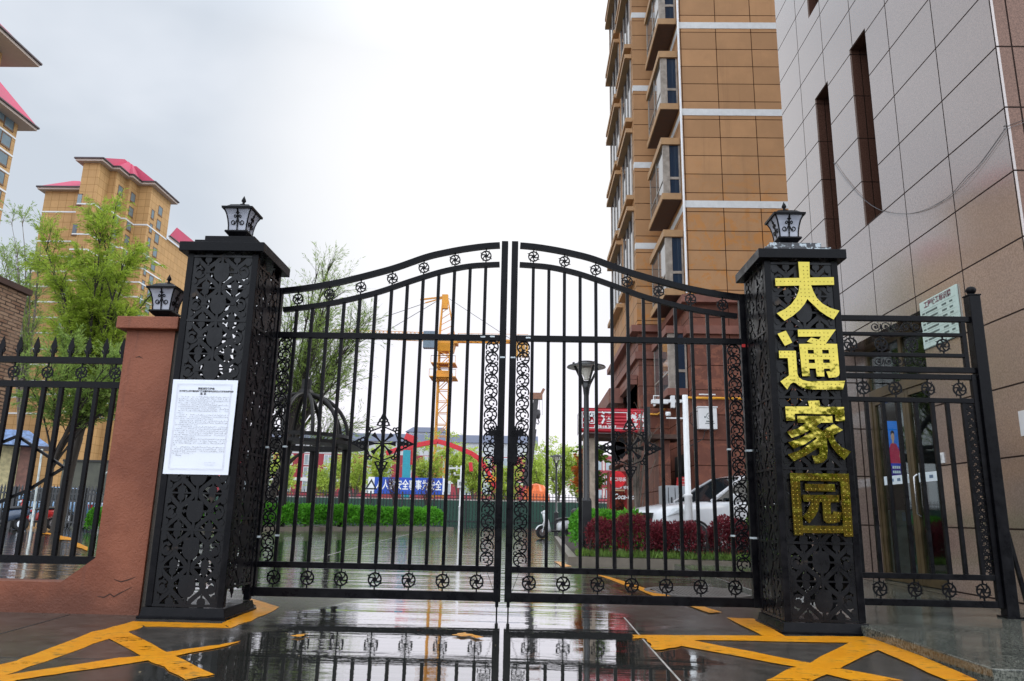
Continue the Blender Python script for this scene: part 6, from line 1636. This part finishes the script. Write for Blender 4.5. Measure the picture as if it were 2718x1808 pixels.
lc = thing('lobby_cabinet', 'pale green-grey low cabinet inside the glass entrance', 'cabinet', ((a.x + b_.x)/2, 11.9, .08))
MB().box(a.x - .1, b_.x + .1, 11.9, 12.15, .08, a.z).build('body', simple('cabinet_pale', (.50, .54, .46), .5), lc, bevel=.01); MB().box(a.x + .12, a.x + .26, 11.893, 11.8995, a.z - .16, a.z - .03).build('sticker', simple('sticker_blue', (.5, .62, .75), .5), lc)

# wind-blown bits lying on the wet paving
r = random.Random(77); L = MB()
for i in range(150):
    x, y = r.uniform(-3.8, 2.5), r.uniform(3.6, 11)
    a_ = r.uniform(0, PI*2); l_ = r.uniform(.008, .028)*(1 if y > 5 else .8); p = V((x, y, .004)); d = V((math.cos(a_), math.sin(a_), .06*r.random())); sdv = V((-d.y, d.x, 0))*l_*.28
    L.v += [p, p + d*l_*.5 + sdv, p + d*l_, p + d*l_*.5 - sdv]; b4 = len(L.v) - 4; L.f.append((b4, b4 + 1, b4 + 2, b4 + 3)); L.sm.append(False)
tag(L.build('litter', simple('dry_leaf_bits', (.30, .24, .14), .6, var=.6, scale=2)), 'small dry leaf bits scattered over the wet paving', 'litter', kind='stuff')
# ------------------------------------------------------------------ drain cover
d0 = PZ(*ks(1330, 1465)); dc_ = thing('drain_grate', 'round iron drain grate set in the wet drive behind the right gate leaf', 'drain', (d0.x, d0.y, 0))
GR_ = simple('grate_iron', (.13, .12, .11), .5); Rg = .62
MB().ring((d0.x, d0.y), Rg, .07, lambda u, v, d: V((u, v, .006 + d)), .012, 40).build('rim', GR_, dc_)
MB().disc((d0.x, d0.y), Rg - .03, Rg - .03, lambda u, v, d: V((u, v, .0024 + d)), .0016, 40).build('pit', simple('pit_black', (.004, .004, .004), .95, spec=0), dc_)
for k in range(-13, 14):
    x = k*.044; h = math.sqrt(max(0, (Rg - .05)**2 - x*x))
    if h > .05: MB().box(d0.x + x - .013, d0.x + x + .013, d0.y - h, d0.y + h, .0034, .0115).build('slot_bar', GR_, dc_)

# ------------------------------------------------------------------ cars
CARW = NM('white_car_paint'); CARW.set(col=CARW.mix(CARW.mr(CARW.noise(2, 3), .3, .7), (.66, .67, .69), (.74, .75, .77)), rough=.18, coat=.6); CARW = CARW.m
CARB = NM('blue_car_paint'); CARB.set(col=CARB.mix(CARB.mr(CARB.noise(2, 3), .3, .7), (.14, .26, .42), (.18, .32, .50)), rough=.18, coat=.6); CARB = CARB.m
CGL = glassy('car_glass', (.012, .018, .022), .04, .3); TYRE = simple('tyre_rubber', (.015, .015, .016), .8); RIM = simple('alloy_rim', (.45, .46, .48), .25, metal=.8)
BLK = simple('black_trim', (.018, .018, .02), .4)
def car(loc, rz, paint, label, group):
    """hatchback SUV, nose towards -X, 4.5 m long"""
    r = thing('parked_car', label, 'car', loc, rz, group)
    sect = [(-2.25, .42, .68, .62, .62), (-2.20, .30, .86, .74, .70), (-2.05, .24, .97, .82, .74), (-1.6, .22, 1.04, .88, .78), (-1.05, .22, 1.09, .91, .80), (-.75, .22, 1.12, .92, .80), (0, .22, 1.13, .92, .82), (1.0, .22, 1.14, .92, .82), (1.8, .24, 1.12, .90, .80), (2.15, .34, 1.05, .85, .74), (2.25, .48, .95, .78, .70)]
    mb = MB(); vs = []; M = 14
    for (x, zb, zt, w, wt) in sect:
        ring = [(-w*.86, zb), (-w*.97, zb + .08), (-w, zb + .25), (-w, zb + (zt - zb)*.55), (-w*.985, zt - .14), (-wt - .04, zt - .03), (-wt*.6, zt)]
        ring = ring + [(-a, z) for a, z in reversed(ring)]
        vs += [(x, y, z) for y, z in ring]
    fs = [(i*M + k, i*M + (k + 1) % M, (i + 1)*M + (k + 1) % M, (i + 1)*M + k) for i in range(len(sect) - 1) for k in range(M)]
    fs += [tuple(range(M - 1, -1, -1)), tuple((len(sect) - 1)*M + k for k in range(M))]
    mb.add(vs, fs, True)
    # roof
    roofs = [(-.05, 1.60, .60), (.35, 1.66, .64), (1.0, 1.66, .64), (1.7, 1.58, .60)]; vs = []
    for x, z, w in roofs: vs += [(x, -w, z - .045), (x, -w*.8, z), (x, w*.8, z), (x, w, z - .045), (x, 0, z - .06)]
    mb.add(vs, [(i*5 + k, i*5 + (k + 1) % 5, (i + 1)*5 + (k + 1) % 5, (i + 1)*5 + k) for i in range(3) for k in range(5)], True)
    for s in (-1, 1):
        for p, q in (((-.98, s*.80, 1.10), (-.05, s*.60, 1.57)), ((.42, s*.83, 1.12), (.42, s*.64, 1.61)), ((1.35, s*.83, 1.12), (1.30, s*.64, 1.61)), ((2.02, s*.78, 1.08), (1.7, s*.60, 1.55))): mb.beam(p, q, .07, .05)
    b = mb.build('body', paint, r, True)
    mb = MB(); mb.add([(-.97, -.78, 1.105), (-.97, .78, 1.105), (-.06, .585, 1.575), (-.06, -.585, 1.575)], [(0, 1, 2, 3)]); mb.build('windscreen', CGL, r, True)
    mb = MB(); mb.add([(2.0, -.74, 1.08), (2.0, .74, 1.08), (1.7, .57, 1.555), (1.7, -.57, 1.555)], [(0, 3, 2, 1)]); mb.build('rear_window', CGL, r, True)
    for s in (-1, 1):
        for (x0, x1_, x2_, x3) in ((-.86, .38, .38, -.02), (.46, 1.30, 1.26, .46), (1.39, 1.96, 1.66, 1.35)):
            mb = MB(); mb.add([(x0, s*.835, 1.135), (x1_, s*.835, 1.135), (x2_, s*.645, 1.59), (x3, s*.645, 1.59)], [(0, 1, 2, 3) if s < 0 else (3, 2, 1, 0)]); mb.build('side_window', CGL, r, True)
        mb = MB(); mb.box(-.62, -.42, min(s*.90, s*1.08), max(s*.90, s*1.08), 1.10, 1.25); mb.build('mirror', paint, r, True, .03)
        mb = MB(); mb.add([(-2.16, s*.50, .80), (-2.08, s*.80, .80), (-1.72, s*.895, .90), (-1.75, s*.88, .97), (-2.03, s*.74, .93), (-2.13, s*.50, .88)], [(0, 1, 2, 3, 4, 5)])
        for i_, v_ in enumerate(mb.v): mb.v[i_] = (v_[0] - .012, v_[1]*1.012, v_[2])
        mb.build('headlight', simple('headlamp_glass', (.55, .58, .60), .08, var=.15, scale=20), r, True)
        mb = MB(); mb.box(2.10, 2.262, min(s*.55, s*.80), max(s*.55, s*.80), .78, .95); mb.build('tail_light', simple('tail_red', (.4, .02, .02), .2), r, True)
        for hx in (.2, 1.1): mb = MB(); mb.box(hx, hx + .2, min(s*.905, s*.94), max(s*.905, s*.94), .98, 1.01); mb.build('door_handle', BLK, r, True)
        mb = MB(); mb.beam((-.35, s*.925, .35), (-.38, s*.915, 1.1), .006, .012, up=(0, 1, 0)); mb.beam((.42, s*.928, .35), (.42, s*.92, 1.1), .006, .012, up=(0, 1, 0)); mb.beam((1.35, s*.928, .35), (1.38, s*.92, 1.1), .006, .012, up=(0, 1, 0)); mb.build('door_seam', BLK, r, True)
        for wx in (-1.45, 1.40):
            w = MB().lathe([(.20, -.11), (.32, -.10), (.345, -.06), (.345, .06), (.32, .10), (.20, .11)], (0, 0, 0), 24)
            w.v = [(wx + p[0], s*.83 + p[2], .345 + p[1]) for p in w.v]; wo_ = w.build('wheel', TYRE, r, True)
            q = MB(); 
            for k in range(6): a = k*PI/3; q.beam((wx, s*.935, .345), (wx + .19*math.cos(a), s*.935, .345 + .19*math.sin(a)), .05, .02, up=(0, 1, 0))
            q.tube([(wx, s*.86, .345), (wx, s*.925, .345)], .21, 18); q.build('rim', RIM, wo_, True)
            q = MB().lathe([(.355, 0), (.40, 0)], (0, 0, 0), 24); q.v = [(wx + p[0], s*.918, .345 + p[1]) for p in q.v]; q.build('wheel_arch', BLK, r, True)
    mb = MB(); mb.box(-2.262, -2.18, -.42, .42, .70, .86); mb.box(-2.26, -2.15, -.6, .6, .36, .52); mb.build('grille', BLK, r, True); 
    mb = MB(); mb.box(-2.285, -2.263, -.22, .22, .55, .66); mb.build('number_plate', simple('plate_blue', (.03, .10, .35), .4), r, True)
    return r
cx_ = PY(1715, 1380, 17.2).x
wc = car((cx_ + 2.02, 17.9, 0), math.radians(20), CARW, 'white car parked behind the red hedge of the planter', 'parked cars')
wc.scale = (1.0, 1.0, 1.13)
car((PY(120, 1345, 33).x, 33, 0), math.radians(4), CARB, 'pale blue car parked behind the short picket fence', 'parked cars')

# ------------------------------------------------------------------ scooters
def scooter(loc, rz, paint, label, cover=False, box=False):
    """step-through scooter, nose towards -X, about 1.75 m long"""
    r = thing('motor_scooter', label, 'scooter', loc, rz, 'parked scooters')
    for wx in (-.62, .60):
        w = MB(); w.lathe([(.13, -.045), (.20, -.05), (.232, -.03), (.238, 0), (.232, .03), (.20, .05), (.13, .045)], (0, 0, 0), 22); w.v = [(wx + p[0], p[2], .24 + p[1]) for p in w.v]
        wo_ = w.build('wheel', TYRE, r, True); MB().tube([(wx, -.04, .24), (wx, .04, .24)], .13, 14).build('rim', RIM, wo_, True)
    # rear body loft
    def loft(secs, nm, mat, m=12):
        mb = MB(); vs = []
        for (x, zc, hy, hz) in secs:
            for k in range(m): a = 2*PI*k/m; vs.append((x, hy*math.copysign(abs(math.cos(a))**.7, math.cos(a)), zc + hz*math.copysign(abs(math.sin(a))**.7, math.sin(a))))
        mb.add(vs, [(i*m + k, i*m + (k + 1) % m, (i + 1)*m + (k + 1) % m, (i + 1)*m + k) for i in range(len(secs) - 1) for k in range(m)] + [tuple(range(m - 1, -1, -1)), tuple((len(secs) - 1)*m + k for k in range(m))], True)
        return mb.build(nm, mat, r, True)
    loft([(.02, .42, .10, .18), (.15, .50, .15, .20), (.40, .55, .17, .18), (.65, .60, .15, .14), (.86, .66, .06, .06)], 'rear_body', paint)
    loft([(-.06, .72, .09, .04), (.10, .75, .14, .055), (.45, .78, .15, .06), (.72, .80, .12, .05), (.84, .79, .05, .03)], 'seat', BLK)
    mb = MB(); mb.box(-.34, .10, -.14, .14, .26, .33); mb.build('footboard', BLK, r, True, .02)
    # leg shield
    mb = MB(); vs = []
    prof = [(-.34, .28, .15), (-.40, .45, .19), (-.45, .65, .20), (-.50, .85, .15), (-.53, .96, .09)]
    for x, z, w in prof: vs += [(x + .05, -w, z), (x - .05, -w*.55, z), (x - .08, 0, z), (x - .05, w*.55, z), (x + .05, w, z)]
    mb.add(vs, [(i*5 + k, i*5 + k + 1, (i + 1)*5 + k + 1, (i + 1)*5 + k) for i in range(4) for k in range(4)], True)
    o = mb.build('leg_shield', paint, r, True); so_ = o.modifiers.new('thick', 'SOLIDIFY'); so_.thickness = .02
    mb = MB(); vs = []
    for k in range(9):
        a = math.radians(20 + k*17.5); vs += [(-.62 - .27*math.cos(a), -.065, .24 + .27*math.sin(a)), (-.62 - .29*math.cos(a), 0, .24 + .29*math.sin(a)), (-.62 - .27*math.cos(a), .065, .24 + .27*math.sin(a))]
    mb.add(vs, [(i*3 + k, i*3 + k + 1, (i + 1)*3 + k + 1, (i + 1)*3 + k) for i in range(8) for k in range(2)], True); o = mb.build('front_mudguard', paint, r, True); so_ = o.modifiers.new('thick', 'SOLIDIFY'); so_.thickness = .012
    mb = MB(); 
    for s in (-1, 1): mb.tube([(-.62, s*.07, .24), (-.55, s*.06, .60)], .022, 8)
    mb.tube([(-.55, 0, .58), (-.48, 0, 1.0)], .03, 8); mb.build('fork', simple('steel', (.5, .5, .5), .25, metal=1), r, True)
    loft([(-.60, .98, .05, .05), (-.55, 1.0, .12, .075), (-.48, 1.02, .13, .06), (-.42, 1.02, .06, .04)], 'handlebar_cowl', paint)
    mb = MB(); mb.tube([(-.46, -.36, 1.03), (-.48, -.18, 1.02), (-.48, .18, 1.02), (-.46, .36, 1.03)], .016, 8); mb.build('handlebar', BLK, r, True)
    mb = MB()
    for s in (-1, 1): mb.tube([(-.48, s*.22, 1.02), (-.50, s*.28, 1.20)], .007, 6); mb.lathe([(0, -.035), (.05, -.02), (.055, .0), (.045, .025), (0, .035)], (-.50, s*.29, 1.24), 10)
    mb.build('mirrors', BLK, r, True)
    MB().lathe([(0, -.05), (.05, -.03), (.055, .02), (0, .05)], (-.615, 0, .985), 12).build('headlight', simple('headlamp_glass', (.55, .58, .6), .08), r, True)
    MB().box(.84, .90, -.07, .07, .64, .72).build('tail_light', simple('tail_red', (.4, .02, .02), .2), r, True, .01)
    mb = MB(); mb.box(.86, .875, -.11, .11, .40, .55); mb.build('number_plate', simple('plate_white', (.55, .58, .58), .4), r, True)
    mb = MB(); mb.tube([(.25, .10, .1), (.15, .13, .02)], .015, 6); mb.tube([(.25, -.10, .1), (.15, -.13, .02)], .015, 6); mb.build('stand', BLK, r, True)
    if box:
        loft([(.66, 1.0, .14, .12), (.74, 1.02, .18, .16), (.94, 1.02, .18, .16), (1.02, 1.0, .14, .12)], 'top_box', BLK)
    if cover:
        mb = MB(); vs = []; rr_ = random.Random(2)
        for i, (x, z, w) in enumerate(((-.72, .62, .22), (-.66, .98, .34), (-.52, 1.12, .38), (-.34, 1.10, .36), (-.24, .90, .26))):
            for k in range(9): t = -1 + k/4; vs.append((x + rr_.uniform(-.03, .03), w*t, z - .12*t*t + rr_.uniform(-.03, .03)))
        mb.add(vs, [(i*9 + k, i*9 + k + 1, (i + 1)*9 + k + 1, (i + 1)*9 + k) for i in range(4) for k in range(8)], True); mb.build('windproof_apron', simple('black_nylon', (.012, .012, .014), .35), r, True)
    return r
NAVY = NM('navy_paint'); NAVY.set(col=NAVY.mix(NAVY.mr(NAVY.noise(3, 2), .3, .7), (.03, .05, .09), (.06, .09, .15)), rough=.2, coat=.5); NAVY = NAVY.m
SWH = NM('white_scooter_paint'); SWH.set(col=SWH.mix(SWH.mr(SWH.noise(3, 2), .3, .7), (.66, .67, .68), (.74, .75, .75)), rough=.2, coat=.5); SWH = SWH.m
ys1 = 26.0
scooter((PY(14, 1350, ys1).x, ys1, 0), math.radians(8), NAVY, 'dark blue scooter with a black apron beyond the left railing', cover=True)
scooter((PY(100, 1350, 28).x, 28, 0), math.radians(60), simple('red_paint', (.4, .02, .02), .25), 'red scooter behind the thin pale pole', box=False)
yw = 30.5
scooter((PY(1478, 1375, yw).x, yw, 0), math.radians(20), SWH, 'white scooter with grey top box at the end of the green hedge', box=True)

# ------------------------------------------------------------------ guard booth and stone-clad wall at the left edge
yg2 = 19.0
# turned to face the gateway
ang = math.radians(33); bu = V((math.cos(ang), math.sin(ang))); bv = V((-math.sin(ang), math.cos(ang)))
yg2 = 33.0; k_ = PY(36, 1300, yg2); o2 = V((k_.x, yg2)); s_ = k_.y/2000/math.cos(ang)
zt3 = PY(40, 1185, yg2).z
gb2 = thing('guard_booth', 'small cream guard booth with a blue roof beyond the left railing', 'booth', (o2.x, o2.y, 0))
def bq(u0, u1, v0, v1): return [tuple(o2 + bu*u + bv*v) for u, v in ((u0, v0), (u1, v0), (u1, v1), (u0, v1))]
MB().prism([bq(-2.6, 0, 0, 2.2)], XYZ, zt3, 0).build('cream_wall', simple('cream_paint', (.50, .42, .22), .6), gb2)
MB().prism([bq(.001, .42, .03, 2.2)], XYZ, zt3, 0).build('brown_wall', simple('booth_brown', (.24, .115, .085), .6), gb2)
e_ = bq(-3.1, 1.15, -.7, 2.8); tp_ = bq(-2.4, .2, .5, 1.6); zr3 = PY(20, 1148, yg2).z
mb = MB(); mb.add([(*q, zt3 + .02) for q in e_] + [(*q, zr3 + .15) for q in tp_], [(0, 3, 2, 1), (4, 5, 6, 7)] + [(i, (i + 1) % 4, 4 + (i + 1) % 4, 4 + i) for i in range(4)])
mb.build('roof', simple('blue_roof_sheet', (.10, .16, .30), .35, var=.5, scale=6), gb2)
STONE = NM('split_stone'); br = STONE.n('ShaderNodeTexBrick'); geo = STONE.n('ShaderNodeNewGeometry')
pp = STONE.xyz(geo.outputs['Position']); cmb_ = STONE.n('ShaderNodeCombineXYZ'); STONE.lk(STONE.math('ADD', pp[0], STONE.math('MULTIPLY', pp[1], .8)), cmb_.inputs[0]); STONE.lk(pp[2], cmb_.inputs[1])
STONE.lk(cmb_.outputs[0], br.inputs['Vector']); br.inputs['Scale'].default_value = 1.0; br.inputs['Brick Width'].default_value = .20; br.inputs['Row Height'].default_value = .062; br.inputs['Mortar Size'].default_value = .011; br.inputs['Mortar Smooth'].default_value = .4
br.inputs['Color1'].default_value = (.24, .125, .07, 1); br.inputs['Color2'].default_value = (.40, .25, .15, 1); br.inputs['Mortar'].default_value = (.05, .03, .02, 1)
STONE.set(col=STONE.mix(STONE.mr(STONE.noise(6, 4), .35, .7), br.outputs[0], STONE.mix(.5, br.outputs[0], (.42, .28, .18))), rough=.75); STONE.bump(STONE.math('SUBTRACT', 1.0, br.outputs['Fac']), .02); STONE = STONE.m
yst = 13.0
st_ = thing('stone_pier', 'pier clad in small split stones at the left edge behind the railing', 'pier', (PY(-30, 1345, yst).x, yst, 0))
yst = 10.4; ye_ = yst + 2.2
xs_ = (PY(64, 800, ye_).x + PY(30, 1050, ye_).x)/2
zs2 = PY(64, 772, ye_).z - .2
MB().box(xs_ - 2.2, xs_, yst, yst + 2.2, PY(30, 1215, yst).z, zs2 + .12).build('stone_shaft', STONE, st_)
MB().box(xs_ - 2.15, xs_ - .05, yst + .05, yst + 2.15, 0, PY(30, 1215, yst).z - .001).build('plinth', STONE, st_)
mb = MB(); mb.box(xs_ - 2.25, xs_ + .06, yst - .06, yst + 2.26, zs2 + .121, zs2 + .22); mb.build('coping', SOFF, st_)
# ------------------------------------------------------------------ unseen shop block and trees, added behind the camera for the gold to reflect
bs = thing('street_block', 'brown shop block across the street, mirrored in the gold characters', 'building', (0, -30, 0))
MB().box(-16, 34, -34, -30, 0, 6.2).build('wall', simple('street_wall', (.48, .36, .24), .6), bs)
MB().box(-16.3, 34.3, -34.3, -29.7, 6.201, 6.6).build('roof', simple('street_roof', (.06, .05, .05), .6), bs)
for k in range(11): MB().box(-14 + k*4, -12 + k*4, -29.995, -29.95, .6, 2.8).build('window', BLUEG, bs)
for i, x in enumerate((-7, 5.5, 11.2, 15.0)):
    tree('street_tree', ['bushy street tree far to the left behind the viewer', 'bushy street tree behind the viewer on the left', 'bushy street tree behind the viewer on the right', 'bushy street tree far to the right behind the viewer'][i], 'street trees across the road', (x, -22, 0), ((x, -22, 3.6), (2.2, 2.0, 2.4)), 300 + i, limbs=10, subs=7, twigs=5, leaves=9, ll=.3, lw=.14, trunk_r=.14, trunk_h=1.6, fol=F_LIGHT, tw=(.5, 1.0), clump=.2)
# ------------------------------------------------------------------ tidy
for o in bpy.data.objects:
    if 'wl' in o: del o['wl']
